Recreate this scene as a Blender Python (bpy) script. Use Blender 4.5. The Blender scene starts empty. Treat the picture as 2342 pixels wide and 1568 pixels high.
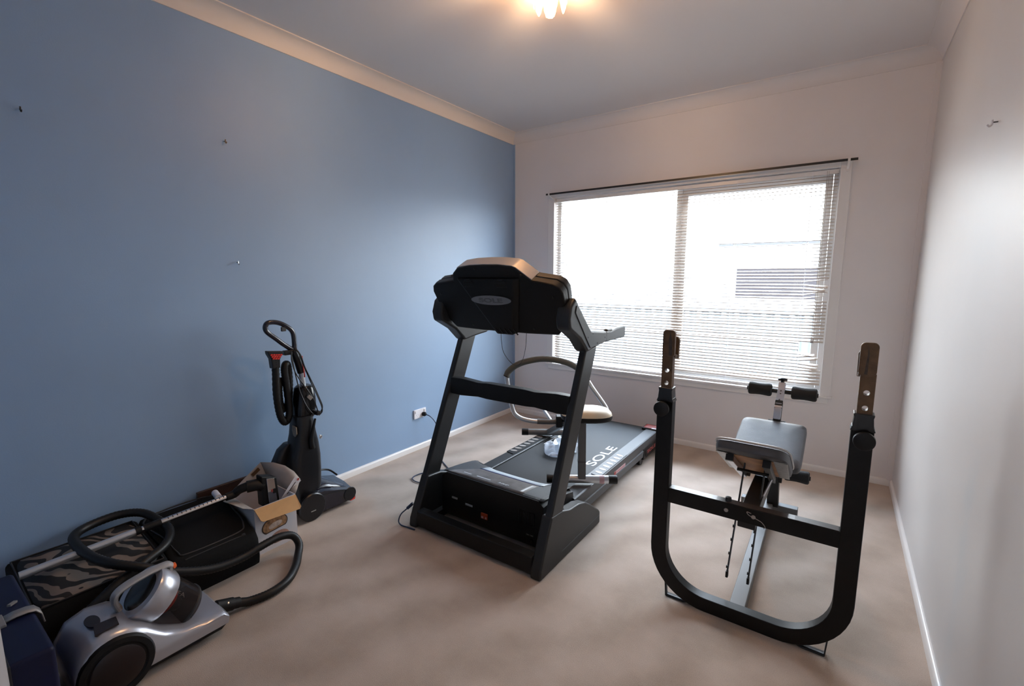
import bpy, bmesh, math, random
from mathutils import Vector, Matrix, Euler
random.seed(7)
scene = bpy.context.scene
COL = scene.collection
PI = math.pi
V = Vector

# ---------------------------------------------------------------- materials
def mat(name, color, rough=0.6, metal=0.0, spec=0.5, noise=0.0, nscale=40.0, bump=0.0, bscale=200.0, coat=0.0, transm=0.0, sheen=0.0, alpha=1.0):
    m = bpy.data.materials.new(name); m.use_nodes = True
    nt = m.node_tree; b = nt.nodes['Principled BSDF']
    b.inputs['Base Color'].default_value = (*color, 1)
    b.inputs['Roughness'].default_value = rough
    b.inputs['Metallic'].default_value = metal
    b.inputs['Specular IOR Level'].default_value = spec
    b.inputs['Coat Weight'].default_value = coat
    b.inputs['Transmission Weight'].default_value = transm
    b.inputs['Sheen Weight'].default_value = sheen
    b.inputs['Alpha'].default_value = alpha
    tc = nt.nodes.new('ShaderNodeTexCoord')
    if noise > 0:
        n = nt.nodes.new('ShaderNodeTexNoise'); n.inputs['Scale'].default_value = nscale; n.inputs['Detail'].default_value = 4
        nt.links.new(tc.outputs['Object'], n.inputs['Vector'])
        r = nt.nodes.new('ShaderNodeMapRange')
        r.inputs['From Min'].default_value = 0.3; r.inputs['From Max'].default_value = 0.7
        r.inputs['To Min'].default_value = 1 - noise; r.inputs['To Max'].default_value = 1 + noise
        nt.links.new(n.outputs['Fac'], r.inputs['Value'])
        mx = nt.nodes.new('ShaderNodeMix'); mx.data_type = 'RGBA'; mx.blend_type = 'MULTIPLY'; mx.inputs['Factor'].default_value = 1
        mx.inputs['A'].default_value = (*color, 1)
        nt.links.new(r.outputs['Result'], mx.inputs['B'])
        nt.links.new(mx.outputs['Result'], b.inputs['Base Color'])
    if bump > 0:
        n2 = nt.nodes.new('ShaderNodeTexNoise'); n2.inputs['Scale'].default_value = bscale; n2.inputs['Detail'].default_value = 3
        nt.links.new(tc.outputs['Object'], n2.inputs['Vector'])
        bp = nt.nodes.new('ShaderNodeBump'); bp.inputs['Strength'].default_value = bump; bp.inputs['Distance'].default_value = 0.002
        nt.links.new(n2.outputs['Fac'], bp.inputs['Height']); nt.links.new(bp.outputs['Normal'], b.inputs['Normal'])
    return m

M = {}
M['blue_wall'] = mat('blue_paint', (0.275, 0.40, 0.58), 0.45, noise=0.02, nscale=3, bump=0.12, bscale=160)
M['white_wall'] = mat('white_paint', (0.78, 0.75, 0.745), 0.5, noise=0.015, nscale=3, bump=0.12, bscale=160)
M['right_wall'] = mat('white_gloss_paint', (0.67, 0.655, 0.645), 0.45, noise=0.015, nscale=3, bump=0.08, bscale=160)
M['ceiling'] = mat('ceiling_paint', (0.74, 0.71, 0.70), 0.8, bump=0.08, bscale=120)
M['trim'] = mat('trim_gloss', (0.82, 0.80, 0.78), 0.25)
M['cornice'] = mat('lamp_warmed_cornice', (0.80, 0.72, 0.65), 0.6)  # left cornice only: the lamp's tan glow put into the colour
M['black'] = mat('black_plastic', (0.005, 0.005, 0.0055), 0.5, spec=0.3, bump=0.15, bscale=700)
M['black_gloss'] = mat('black_gloss_plastic', (0.005, 0.005, 0.006), 0.22)
M['charcoal'] = mat('charcoal_powder_coat', (0.014, 0.0142, 0.015), 0.42, spec=0.4, bump=0.1, bscale=900)
M['grey_plastic'] = mat('grey_plastic', (0.055, 0.057, 0.060), 0.5, bump=0.08, bscale=700)
M['dark_grey'] = mat('dark_grey_plastic', (0.022, 0.0225, 0.024), 0.45, spec=0.4)
M['silver_paint'] = mat('silver_paint', (0.52, 0.49, 0.47), 0.34, metal=0.55)
M['chrome'] = mat('chrome', (0.72, 0.73, 0.75), 0.15, metal=1.0)
M['silver_tube'] = mat('silver_tube', (0.62, 0.64, 0.67), 0.3, metal=0.75)
M['dark_metal'] = mat('grey_metal_tube', (0.12, 0.118, 0.115), 0.5, metal=0.1)
M['belt'] = mat('running_belt', (0.014, 0.0145, 0.016), 0.6, spec=0.35, noise=0.1, nscale=60, bump=0.3, bscale=900)
M['letter'] = mat('white_lettering', (0.72, 0.74, 0.78), 0.5)
M['badge'] = mat('badge_grey', (0.20, 0.205, 0.22), 0.45)
M['badge_dark'] = mat('badge_lettering', (0.115, 0.118, 0.13), 0.45)
M['decal_white'] = mat('decal_white', (0.62, 0.68, 0.72), 0.35)
M['decal_blue'] = mat('decal_blue_line', (0.02, 0.03, 0.16), 0.4)
M['decal_brown'] = mat('decal_brown_print', (0.15, 0.13, 0.12), 0.35, noise=0.3, nscale=18)
M['red_sticker'] = mat('red_sticker', (0.33, 0.05, 0.045), 0.5)
M['pink_sticker'] = mat('pink_sticker', (0.55, 0.34, 0.36), 0.45)
M['orange_switch'] = mat('orange_switch', (0.35, 0.05, 0.015), 0.3)
M['grey_print'] = mat('grey_print', (0.30, 0.29, 0.27), 0.5)
M['rust'] = mat('worn_brass_steel', (0.115, 0.060, 0.026), 0.5, metal=0.2, noise=0.35, nscale=35)
M['rust_dark'] = mat('dark_rust_streak', (0.05, 0.028, 0.016), 0.5, noise=0.3, nscale=60)
M['bar_top'] = mat('worn_rack_steel', (0.028, 0.022, 0.020), 0.38, noise=0.35, nscale=30, coat=0.2)
M['rack_black'] = mat('rack_black_enamel', (0.0045, 0.0042, 0.0042), 0.42, spec=0.25, noise=0.3, nscale=25)
M['foam'] = mat('black_foam', (0.010, 0.010, 0.011), 0.85, bump=0.5, bscale=600)
M['foam_grip'] = mat('grey_green_foam_grip', (0.085, 0.088, 0.08), 0.7, bump=0.3, bscale=600)
M['vinyl'] = mat('grey_vinyl', (0.055, 0.055, 0.063), 0.5, noise=0.12, nscale=20, bump=0.25, bscale=250)
M['vinyl_light'] = mat('vinyl_piping', (0.42, 0.41, 0.40), 0.4)
M['vinyl_silver'] = mat('crinkled_vinyl_tuck', (0.30, 0.29, 0.28), 0.32, noise=0.35, nscale=45, bump=0.6, bscale=90)
M['plywood'] = mat('plywood_base', (0.42, 0.20, 0.085), 0.6, noise=0.3, nscale=14)
M['steel'] = mat('bare_steel', (0.52, 0.54, 0.60), 0.28, metal=0.8)
M['cream_vinyl'] = mat('cream_vinyl', (0.78, 0.66, 0.48), 0.45)
M['carton_white'] = mat('white_carton', (0.66, 0.65, 0.68), 0.5)
M['carton_grey'] = mat('grey_carton_inside', (0.40, 0.36, 0.33), 0.7, noise=0.08, nscale=12)
M['carton_tan'] = mat('tan_cardboard', (0.52, 0.29, 0.115), 0.7, noise=0.06, nscale=20)
M['ink'] = mat('dark_ink', (0.06, 0.05, 0.055), 0.6)
M['cookie'] = mat('biscuit_print', (0.36, 0.19, 0.09), 0.55, noise=0.6, nscale=60)
M['cookie_edge'] = mat('biscuit_outline', (0.045, 0.025, 0.022), 0.55)
M['cookie_pale'] = mat('biscuit_glaze_print', (0.55, 0.43, 0.36), 0.55, noise=0.3, nscale=70)
M['hand_print'] = mat('pink_brown_print', (0.44, 0.25, 0.19), 0.55, noise=0.3, nscale=40)
M['navy'] = mat('navy_metal', (0.0025, 0.0045, 0.028), 0.45, spec=0.3, noise=0.15, nscale=8)
M['duct'] = mat('dull_grey_metal', (0.30, 0.285, 0.28), 0.45, metal=0.4)
M['suit_black'] = mat('black_canvas', (0.004, 0.004, 0.0045), 0.85, spec=0.2, bump=0.4, bscale=700)
M['suit_trim'] = mat('black_piping', (0.016, 0.016, 0.018), 0.45)
M['paper'] = mat('white_paper', (0.80, 0.80, 0.84), 0.7)
M['dark_wood'] = mat('dark_brown_wood', (0.045, 0.022, 0.016), 0.45, noise=0.3, nscale=15)
M['vac_silver'] = mat('silver_vacuum_shell', (0.50, 0.50, 0.54), 0.27, metal=0.6)
M['vac_red'] = mat('dark_red_tint', (0.010, 0.004, 0.0045), 0.3)
M['orange'] = mat('orange_button', (0.75, 0.12, 0.02), 0.3)
M['hose'] = mat('black_hose', (0.005, 0.005, 0.0055), 0.45, spec=0.35)
M['purple_black'] = mat('purple_black_gloss', (0.010, 0.009, 0.018), 0.2, coat=0.4)
M['cleaner_black'] = mat('cleaner_black', (0.006, 0.006, 0.008), 0.33)
M['red'] = mat('red_plastic', (0.65, 0.03, 0.02), 0.35)
M['wire_red'] = mat('red_wire', (0.5, 0.04, 0.03), 0.4)
M['tan_badge'] = mat('tan_badge', (0.20, 0.165, 0.125), 0.35, noise=0.2, nscale=60)
M['outlet'] = mat('white_outlet', (0.82, 0.81, 0.85), 0.3)
M['cord_blue'] = mat('dark_blue_cord', (0.015, 0.03, 0.075), 0.4)
M['rod_black'] = mat('black_rod', (0.008, 0.008, 0.009), 0.35)
M['wax'] = mat('nail_brass', (0.55, 0.38, 0.25), 0.25, metal=0.9)
M['grey_dirt'] = mat('brush_grey', (0.05, 0.05, 0.055), 0.3, metal=0.5)
M['concrete'] = mat('grey_paving', (0.11, 0.105, 0.10), 0.9, noise=0.1, nscale=4)
M['fence'] = mat('pale_steel_fence', (0.085, 0.095, 0.10), 0.5)
M['house_white'] = mat('white_render', (0.82, 0.81, 0.79), 0.8)
M['house_dark'] = mat('dark_window_glass', (0.035, 0.030, 0.030), 0.9, spec=0.0)
M['gutter'] = mat('dark_gutter', (0.03, 0.028, 0.03), 0.5)
M['roof'] = mat('pale_metal_roof', (0.66, 0.67, 0.70), 0.5)
M['carpet_dark'] = mat('hall_floor', (0.12, 0.10, 0.09), 0.9)
M['wash'] = mat('pale_grip', (0.36, 0.33, 0.30), 0.5)

def carpet():
    m = bpy.data.materials.new('beige_cut_pile_carpet'); m.use_nodes = True
    nt = m.node_tree; b = nt.nodes['Principled BSDF']; L = nt.links
    b.inputs['Roughness'].default_value = 0.95; b.inputs['Specular IOR Level'].default_value = 0.1
    b.inputs['Sheen Weight'].default_value = 0.15; b.inputs['Sheen Roughness'].default_value = 0.5
    tc = nt.nodes.new('ShaderNodeTexCoord')
    n1 = nt.nodes.new('ShaderNodeTexNoise'); n1.inputs['Scale'].default_value = 420; n1.inputs['Detail'].default_value = 3
    n2 = nt.nodes.new('ShaderNodeTexNoise'); n2.inputs['Scale'].default_value = 5; n2.inputs['Detail'].default_value = 5; n2.inputs['Roughness'].default_value = 0.6
    w = nt.nodes.new('ShaderNodeTexWave'); w.inputs['Scale'].default_value = 1.1; w.inputs['Distortion'].default_value = 6; w.inputs['Detail'].default_value = 3
    mp = nt.nodes.new('ShaderNodeMapping'); mp.inputs['Rotation'].default_value = (0, 0, 0.5)
    L.new(tc.outputs['Object'], mp.inputs['Vector'])
    for n in (n1, n2): L.new(tc.outputs['Object'], n.inputs['Vector'])
    L.new(mp.outputs['Vector'], w.inputs['Vector'])
    cr = nt.nodes.new('ShaderNodeValToRGB')
    cr.color_ramp.elements[0].position = 0.3; cr.color_ramp.elements[0].color = (0.34, 0.265, 0.21, 1)
    cr.color_ramp.elements[1].position = 0.72; cr.color_ramp.elements[1].color = (0.60, 0.495, 0.415, 1)
    a1 = nt.nodes.new('ShaderNodeMath'); a1.operation = 'MULTIPLY'; a1.inputs[1].default_value = 0.5
    a2 = nt.nodes.new('ShaderNodeMath'); a2.operation = 'MULTIPLY_ADD'; a2.inputs[1].default_value = 0.36
    a3 = nt.nodes.new('ShaderNodeMath'); a3.operation = 'MULTIPLY_ADD'; a3.inputs[1].default_value = 0.14
    L.new(n1.outputs['Fac'], a1.inputs[0]); L.new(n2.outputs['Fac'], a2.inputs[0]); L.new(a1.outputs[0], a2.inputs[2])
    L.new(w.outputs['Fac'], a3.inputs[0]); L.new(a2.outputs[0], a3.inputs[2])
    L.new(a3.outputs[0], cr.inputs['Fac']); L.new(cr.outputs['Color'], b.inputs['Base Color'])
    bp = nt.nodes.new('ShaderNodeBump'); bp.inputs['Strength'].default_value = 0.4; bp.inputs['Distance'].default_value = 0.004
    L.new(n1.outputs['Fac'], bp.inputs['Height']); L.new(bp.outputs['Normal'], b.inputs['Normal'])
    return m
M['carpet'] = carpet()

def zebra():
    m = bpy.data.materials.new('zebra_print_fabric'); m.use_nodes = True
    nt = m.node_tree; b = nt.nodes['Principled BSDF']; L = nt.links
    b.inputs['Roughness'].default_value = 0.75
    tc = nt.nodes.new('ShaderNodeTexCoord')
    mp = nt.nodes.new('ShaderNodeMapping'); mp.inputs['Rotation'].default_value = (0, 0, 0.9)
    L.new(tc.outputs['Object'], mp.inputs['Vector'])
    w = nt.nodes.new('ShaderNodeTexWave'); w.inputs['Scale'].default_value = 6.0; w.inputs['Distortion'].default_value = 15
    w.inputs['Detail'].default_value = 1.5; w.inputs['Detail Scale'].default_value = 1.3
    L.new(mp.outputs['Vector'], w.inputs['Vector'])
    cr = nt.nodes.new('ShaderNodeValToRGB')
    cr.color_ramp.elements[0].position = 0.60; cr.color_ramp.elements[0].color = (0.008, 0.008, 0.009, 1)
    cr.color_ramp.elements[1].position = 0.66; cr.color_ramp.elements[1].color = (0.20, 0.155, 0.125, 1)
    L.new(w.outputs['Fac'], cr.inputs['Fac']); L.new(cr.outputs['Color'], b.inputs['Base Color'])
    return m
M['zebra'] = zebra()

def pane_mat():
    m = bpy.data.materials.new('window_glass'); m.use_nodes = True
    nt = m.node_tree; L = nt.links
    for n in list(nt.nodes): nt.nodes.remove(n)
    o = nt.nodes.new('ShaderNodeOutputMaterial'); t = nt.nodes.new('ShaderNodeBsdfTransparent'); g = nt.nodes.new('ShaderNodeBsdfGlossy')
    g.inputs['Roughness'].default_value = 0.02; t.inputs['Color'].default_value = (0.95, 0.97, 0.97, 1)
    mx = nt.nodes.new('ShaderNodeMixShader'); mx.inputs['Fac'].default_value = 0.06
    L.new(t.outputs[0], mx.inputs[1]); L.new(g.outputs[0], mx.inputs[2]); L.new(mx.outputs[0], o.inputs['Surface'])
    return m
M['pane'] = pane_mat()

def clear_mat(name, tint, fac, rough=0.1, diff=None):
    """thin see-through plastic: part transparent, part glossy / diffuse"""
    m = bpy.data.materials.new(name); m.use_nodes = True
    nt = m.node_tree; L = nt.links; b = nt.nodes['Principled BSDF']; o = nt.nodes['Material Output']
    b.inputs['Base Color'].default_value = (*diff, 1); b.inputs['Roughness'].default_value = rough
    t = nt.nodes.new('ShaderNodeBsdfTransparent'); t.inputs['Color'].default_value = (*tint, 1)
    mx = nt.nodes.new('ShaderNodeMixShader'); mx.inputs['Fac'].default_value = fac
    L.new(t.outputs[0], mx.inputs[1]); L.new(b.outputs[0], mx.inputs[2]); L.new(mx.outputs[0], o.inputs['Surface'])
    return m
M['smoke'] = clear_mat('smoked_clear_bin', (0.62, 0.56, 0.54), 0.34, 0.12, (0.055, 0.045, 0.045))
M['bag'] = clear_mat('clear_polythene', (0.97, 0.98, 1.0), 0.55, 0.25, (0.75, 0.82, 0.90))
M['lens'] = clear_mat('tinted_hood', (0.35, 0.36, 0.45), 0.55, 0.06, (0.03, 0.03, 0.05))

def slat_mat():
    m = bpy.data.materials.new('cream_slat'); m.use_nodes = True
    nt = m.node_tree; L = nt.links; o = nt.nodes['Material Output']; b = nt.nodes['Principled BSDF']
    b.inputs['Base Color'].default_value = (0.60, 0.52, 0.45, 1); b.inputs['Roughness'].default_value = 0.5
    t = nt.nodes.new('ShaderNodeBsdfTranslucent'); t.inputs['Color'].default_value = (0.80, 0.62, 0.42, 1)
    mx = nt.nodes.new('ShaderNodeMixShader'); mx.inputs['Fac'].default_value = 0.05
    L.new(b.outputs[0], mx.inputs[1]); L.new(t.outputs[0], mx.inputs[2]); L.new(mx.outputs[0], o.inputs['Surface'])
    return m
M['slat'] = slat_mat()

def emit_mat(name, color, strength):
    m = bpy.data.materials.new(name); m.use_nodes = True
    b = m.node_tree.nodes['Principled BSDF']
    b.inputs['Base Color'].default_value = (*color, 1)
    b.inputs['Emission Color'].default_value = (*color, 1); b.inputs['Emission Strength'].default_value = strength
    return m
def lit_glass():
    m = emit_mat('lit_frosted_glass', (1.0, 0.83, 0.58), 5.0)
    nt = m.node_tree; L = nt.links; b = nt.nodes['Principled BSDF']; o = nt.nodes['Material Output']
    t = nt.nodes.new('ShaderNodeBsdfTransparent'); t.inputs['Color'].default_value = (1.0, 0.93, 0.82, 1)
    mx = nt.nodes.new('ShaderNodeMixShader'); mx.inputs['Fac'].default_value = 0.36
    L.new(t.outputs[0], mx.inputs[1]); L.new(b.outputs[0], mx.inputs[2]); L.new(mx.outputs[0], o.inputs['Surface'])
    return m
M['lit_glass'] = lit_glass()
M['bulb'] = emit_mat('hot_bulb', (1.0, 0.72, 0.42), 20.0)

# ---------------------------------------------------------------- mesh helpers
def nb(): return bmesh.new()

def box(bm, x0, x1, y0, y1, z0, z1, T=None):
    vs = [bm.verts.new(V(p)) for p in ((x0,y0,z0),(x1,y0,z0),(x1,y1,z0),(x0,y1,z0),(x0,y0,z1),(x1,y0,z1),(x1,y1,z1),(x0,y1,z1))]
    if T is not None:
        for v in vs: v.co = T @ v.co
    for f in ((3,2,1,0),(4,5,6,7),(0,1,5,4),(1,2,6,5),(2,3,7,6),(3,0,4,7)): bm.faces.new([vs[i] for i in f])
    return bm

def prism(bm, pts, axis, a, b, T=None):
    def P(u, v, w):
        p = V((w,u,v)) if axis == 'x' else V((u,w,v)) if axis == 'y' else V((u,v,w))
        return T @ p if T is not None else p
    A = [bm.verts.new(P(u,v,a)) for u,v in pts]; B = [bm.verts.new(P(u,v,b)) for u,v in pts]
    n = len(pts)
    bm.faces.new(A); bm.faces.new(list(reversed(B)))
    for i in range(n):
        j = (i+1) % n
        bm.faces.new((A[j],A[i],B[i],B[j]))
    return bm

def smooth_path(pts, n=8, closed=False):
    P = [V(p) for p in pts]; out = []
    m = len(P); segs = m if closed else m-1
    for i in range(segs):
        p0 = P[(i-1) % m] if closed or i > 0 else P[0]*2-P[1]
        p1 = P[i]; p2 = P[(i+1) % m]
        p3 = P[(i+2) % m] if closed or i+2 < m else P[-1]*2-P[-2]
        for k in range(n):
            t = k/n
            out.append(0.5*((2*p1)+(p2-p0)*t+(2*p0-5*p1+4*p2-p3)*t*t+(3*p1-p0-3*p2+p3)*t**3))
    if not closed: out.append(P[-1])
    return out

def tube(bm, pts, r, seg=12, smooth=0, closed=False, ridges=0.0, flat=1.0, up=None):
    P = smooth_path(pts, smooth, closed) if smooth else [V(p) for p in pts]
    n = len(P); rings = []
    rad = r if callable(r) else (lambda t: r)
    prev = None
    for i in range(n):
        if closed: d = P[(i+1) % n]-P[i-1]
        else: d = P[min(i+1,n-1)]-P[max(i-1,0)]
        d.normalize()
        if prev is None:
            a = V(up) if up is not None else (V((0,0,1)) if abs(d.z) < 0.9 else V((1,0,0)))
            u = (a - d*a.dot(d)).normalized()
        else:
            u = (prev - d*prev.dot(d)).normalized()
        prev = u; w = d.cross(u)
        rr = rad(i/max(1,n-1))
        if ridges and i % 2: rr *= (1-ridges)
        rings.append([bm.verts.new(P[i] + u*(rr*math.cos(2*PI*k/seg)) + w*(rr*flat*math.sin(2*PI*k/seg))) for k in range(seg)])
    m = n if closed else n-1
    for i in range(m):
        A, B = rings[i], rings[(i+1) % n]
        for k in range(seg): bm.faces.new((A[k],A[(k+1)%seg],B[(k+1)%seg],B[k]))
    if not closed:
        bm.faces.new(list(reversed(rings[0]))); bm.faces.new(rings[-1])
    return bm

def bar(bm, p, q, w, h, up=(0,0,1)):
    """rectangular bar from p to q, w across, h along 'up'"""
    p, q = V(p), V(q); d = (q-p).normalized(); u = V(up); u = (u-d*u.dot(d)).normalized(); s = d.cross(u)
    vs = []
    for c in (p, q):
        for a, b in ((-1,-1),(1,-1),(1,1),(-1,1)): vs.append(bm.verts.new(c+s*(a*w/2)+u*(b*h/2)))
    for f in ((3,2,1,0),(4,5,6,7),(0,1,5,4),(1,2,6,5),(2,3,7,6),(3,0,4,7)): bm.faces.new([vs[i] for i in f])
    return bm

def lathe(bm, prof, c, axis=(0,0,1), seg=24, squash=1.0):
    """prof: (radius, height) list along axis from c"""
    d = V(axis).normalized(); a = V((0,0,1)) if abs(d.z) < 0.9 else V((1,0,0))
    u = (a-d*a.dot(d)).normalized(); w = d.cross(u); c = V(c); rings = []
    for r, h in prof:
        if r < 1e-6: rings.append([bm.verts.new(c+d*h)])
        else: rings.append([bm.verts.new(c+d*h+u*(r*math.cos(2*PI*k/seg))+w*(r*squash*math.sin(2*PI*k/seg))) for k in range(seg)])
    for A, B in zip(rings, rings[1:]):
        for k in range(seg):
            if len(A) == 1 and len(B) == 1: continue
            if len(A) == 1: bm.faces.new((A[0],B[(k+1)%seg],B[k]))
            elif len(B) == 1: bm.faces.new((A[k],A[(k+1)%seg],B[0]))
            else: bm.faces.new((A[k],A[(k+1)%seg],B[(k+1)%seg],B[k]))
    if len(rings[0]) > 1: bm.faces.new(list(reversed(rings[0])))
    if len(rings[-1]) > 1: bm.faces.new(rings[-1])
    return bm

def cyl(bm, p, q, r, seg=20): return tube(bm, [p, q], r, seg)

def disc_path(c, u, v, ru, rv, n=32):
    c, u, v = V(c), V(u), V(v)
    return [c+u*(ru*math.cos(2*PI*i/n))+v*(rv*math.sin(2*PI*i/n)) for i in range(n)]

def plate(bm, pts, nrm, t):
    """thin solid from a planar (or nearly) polygon, thickness t along nrm"""
    nrm = V(nrm).normalized()
    A = [bm.verts.new(V(p)) for p in pts]; B = [bm.verts.new(V(p)+nrm*t) for p in pts]
    bm.faces.new(list(reversed(A))); bm.faces.new(B); n = len(A)
    for i in range(n):
        j = (i+1) % n; bm.faces.new((A[i],A[j],B[j],B[i]))
    return bm

def loft(bm, rings, caps=True):
    R = [[bm.verts.new(V(p)) for p in r] for r in rings]; n = len(R[0])
    for A, B in zip(R, R[1:]):
        for k in range(n): bm.faces.new((A[k],A[(k+1)%n],B[(k+1)%n],B[k]))
    if caps: bm.faces.new(list(reversed(R[0]))); bm.faces.new(R[-1])
    return bm

def rrect(w, h, r, n=4, cx=0, cy=0):
    out = []
    for sx, sy, a0 in ((1,1,0),(-1,1,PI/2),(-1,-1,PI),(1,-1,3*PI/2)):
        for k in range(n+1):
            a = a0+PI/2*k/n
            out.append((cx+sx*(w/2-r)+r*math.cos(a), cy+sy*(h/2-r)+r*math.sin(a)))
    return out

def tag(o, label=None, cat=None, group=None, kind=None):
    for k, v in (('label',label),('category',cat),('group',group),('kind',kind)):
        if v: o[k] = v
    return o

def thing(name, loc, label, cat, group=None):
    o = bpy.data.objects.new(name, None); COL.objects.link(o); o.location = loc; o.empty_display_size = 0.1
    return tag(o, label, cat, group)

def root_loc(o):
    loc = V(o.location)
    while o.parent: o = o.parent; loc += V(o.location)
    return loc

def obj(name, bm, m, parent=None, bevel=0.0, seg=2, smooth=True, angle=35, label=None, sub=0):
    bmesh.ops.recalc_face_normals(bm, faces=bm.faces)
    if parent is not None:
        off = root_loc(parent)
        for v in bm.verts: v.co -= off
    me = bpy.data.meshes.new(name); bm.to_mesh(me); bm.free()
    if smooth:
        me.shade_smooth()
        try: me.set_sharp_from_angle(angle=math.radians(angle))
        except Exception: pass
    me.materials.append(M[m] if isinstance(m, str) else m)
    o = bpy.data.objects.new(name, me); COL.objects.link(o)
    if parent is not None: o.parent = parent
    if bevel:
        b = o.modifiers.new('bevel', 'BEVEL'); b.width = bevel; b.segments = seg; b.limit_method = 'ANGLE'; b.angle_limit = math.radians(35)
        b.harden_normals = True
    if sub:
        s = o.modifiers.new('sub', 'SUBSURF'); s.levels = sub; s.render_levels = sub
    if label: o['label'] = label
    return o

def struct(name, bm, m, **k):
    o = obj(name, bm, m, **k); o['kind'] = 'structure'; return o

def text_bm(body, size, origin, xdir, ydir, depth=0.0006, bold=0.0, stretch=1.0, align='CENTER'):
    """lettering as a thin solid lying in the plane xdir/ydir"""
    c = bpy.data.curves.new('lettering', 'FONT'); c.body = body; c.size = size; c.extrude = depth/2; c.offset = bold
    c.align_x = align; c.align_y = 'CENTER'
    o = bpy.data.objects.new('lettering', c); COL.objects.link(o)
    dg = bpy.context.evaluated_depsgraph_get(); ev = o.evaluated_get(dg)
    me = bpy.data.meshes.new_from_object(ev); bm = bmesh.new(); bm.from_mesh(me)
    bpy.data.objects.remove(o); bpy.data.curves.remove(c); bpy.data.meshes.remove(me)
    x = V(xdir).normalized(); y = V(ydir).normalized(); z = x.cross(y); O = V(origin)
    for v in bm.verts: v.co = O + x*(v.co.x*stretch) + y*v.co.y + z*v.co.z
    return bm

# ================================================================= the room
W, H, CC = 3.112, 2.750, 0.0855
YB = -3.883                       # inner face of the back wall (with the doorway the camera stands in)
WT = 0.12
# window opening in the far wall
WX0, WX1, WZ0, WZ1 = 0.477, 2.661, 0.565, 2.118

bm = nb(); box(bm, -0.3, W+0.3, YB-0.001, 0.2, -0.12, 0); struct('floor', bm, 'carpet', smooth=False)
bm = nb(); box(bm, -0.3, W+0.3, YB-0.2, 0.2, H, H+0.12); struct('ceiling', bm, 'ceiling', smooth=False)
bm = nb(); box(bm, -WT, 0, YB-WT, WT, 0, H); struct('wall_left', bm, 'blue_wall', smooth=False)
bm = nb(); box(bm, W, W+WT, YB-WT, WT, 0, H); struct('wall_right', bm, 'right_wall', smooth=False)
bm = nb()
box(bm, 0, WX0, 0, WT, 0, H); box(bm, WX1, W, 0, WT, 0, H); box(bm, WX0, WX1, 0, WT, 0, WZ0-0.008); box(bm, WX0, WX1, 0, WT, WZ1, H)
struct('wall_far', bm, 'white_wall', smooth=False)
# blue paint turned a little past the corner
bm = nb(); box(bm, 0, 0.022, -0.004, 0, 0.04, H-CC); struct('trim_6', bm, 'blue_wall', smooth=False)
bm = nb(); box(bm, W-0.03, W, -0.012, 0, 0.04, H-CC); struct('trim_7', bm, 'white_wall', smooth=False)
DX0, DX1, DZ = 2.205, 3.02, 2.05
bm = nb(); box(bm, 0, DX0, YB-WT, YB, 0, H); box(bm, DX1, W, YB-WT, YB, 0, H); box(bm, DX0, DX1, YB-WT, YB, DZ, H)
struct('wall_back', bm, 'blue_wall', smooth=False)  # unseen wall, coloured blue to cut the light it bounces
# door casing around the doorway
bm = nb(); box(bm, DX0-0.06, DX0+0.002, YB, YB+0.012, 0, DZ+0.06); box(bm, DX1-0.002, DX1+0.06, YB, YB+0.012, 0, DZ+0.06); box(bm, DX0-0.06, DX1+0.06, YB, YB+0.0119, DZ, DZ+0.0599)
box(bm, DX0, DX0+0.002, YB-WT, YB, 0, DZ)
struct('trim_8', bm, 'trim', smooth=False)
# unseen hallway shell behind the camera, closed to keep sky light out
bm = nb(); box(bm, 1.2, 1.3, -5.3, YB-WT, 0, H); box(bm, W+0.3, W+0.4, -5.3, YB-WT, 0, H); box(bm, 1.2, W+0.4, -5.4, -5.3, 0, H)
struct('wall_hall', bm, 'white_wall', smooth=False)
bm = nb(); box(bm, 1.2, W+0.4, -5.4, YB, -0.12, 0); struct('floor_hall', bm, 'carpet_dark', smooth=False)
bm = nb(); box(bm, 1.2, W+0.4, -5.4, YB-0.2, H, H+0.12); struct('ceiling_hall', bm, 'ceiling', smooth=False)

# cornices: scotia (concave quarter) profile with a small fillet at each edge
def cov(n=8):
    p = [(0,0), (CC,0), (CC,-0.006)]
    for k in range(n+1):
        a = PI/2*k/n
        p.append((CC-(CC-0.006)*math.sin(a), -CC+(CC-0.006)*math.cos(a)))
    p += [(0,-CC)]
    return p
bm = nb(); prism(bm, [(x, H+z) for x, z in cov()], 'y', YB, 0); struct('trim_1', bm, 'cornice', angle=25)
bm = nb(); prism(bm, [(W-x, H+z) for x, z in cov()], 'y', YB, 0); struct('trim_2', bm, 'ceiling', angle=25)
bm = nb(); prism(bm, [(-y, H+z) for y, z in cov()], 'x', 0.0, W); struct('trim_3', bm, 'ceiling', angle=25)
bm = nb(); prism(bm, [(YB+y, H+z) for y, z in cov()], 'x', 0.0, W); struct('trim_4', bm, 'ceiling', angle=25)
# baseboards with a rounded top edge
def bb(t=0.014, h=0.045): return [(0,0),(t,0),(t,h-0.012),(t*0.75,h-0.004),(t*0.3,h),(0,h)]
bm = nb(); prism(bm, bb(), 'y', YB, 0); struct('baseboard_left', bm, 'trim')
bm = nb(); prism(bm, [(W-x, z) for x, z in bb()], 'y', YB, 0); struct('baseboard_right', bm, 'trim')
bm = nb(); prism(bm, [(-y, z) for y, z in bb()], 'x', 0.0145, W-0.0145); struct('baseboard_far', bm, 'trim')
bm = nb(); prism(bm, [(YB+y, z) for y, z in bb()], 'x', 0.0145, DX0-0.06); struct('baseboard_back', bm, 'trim')

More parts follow.
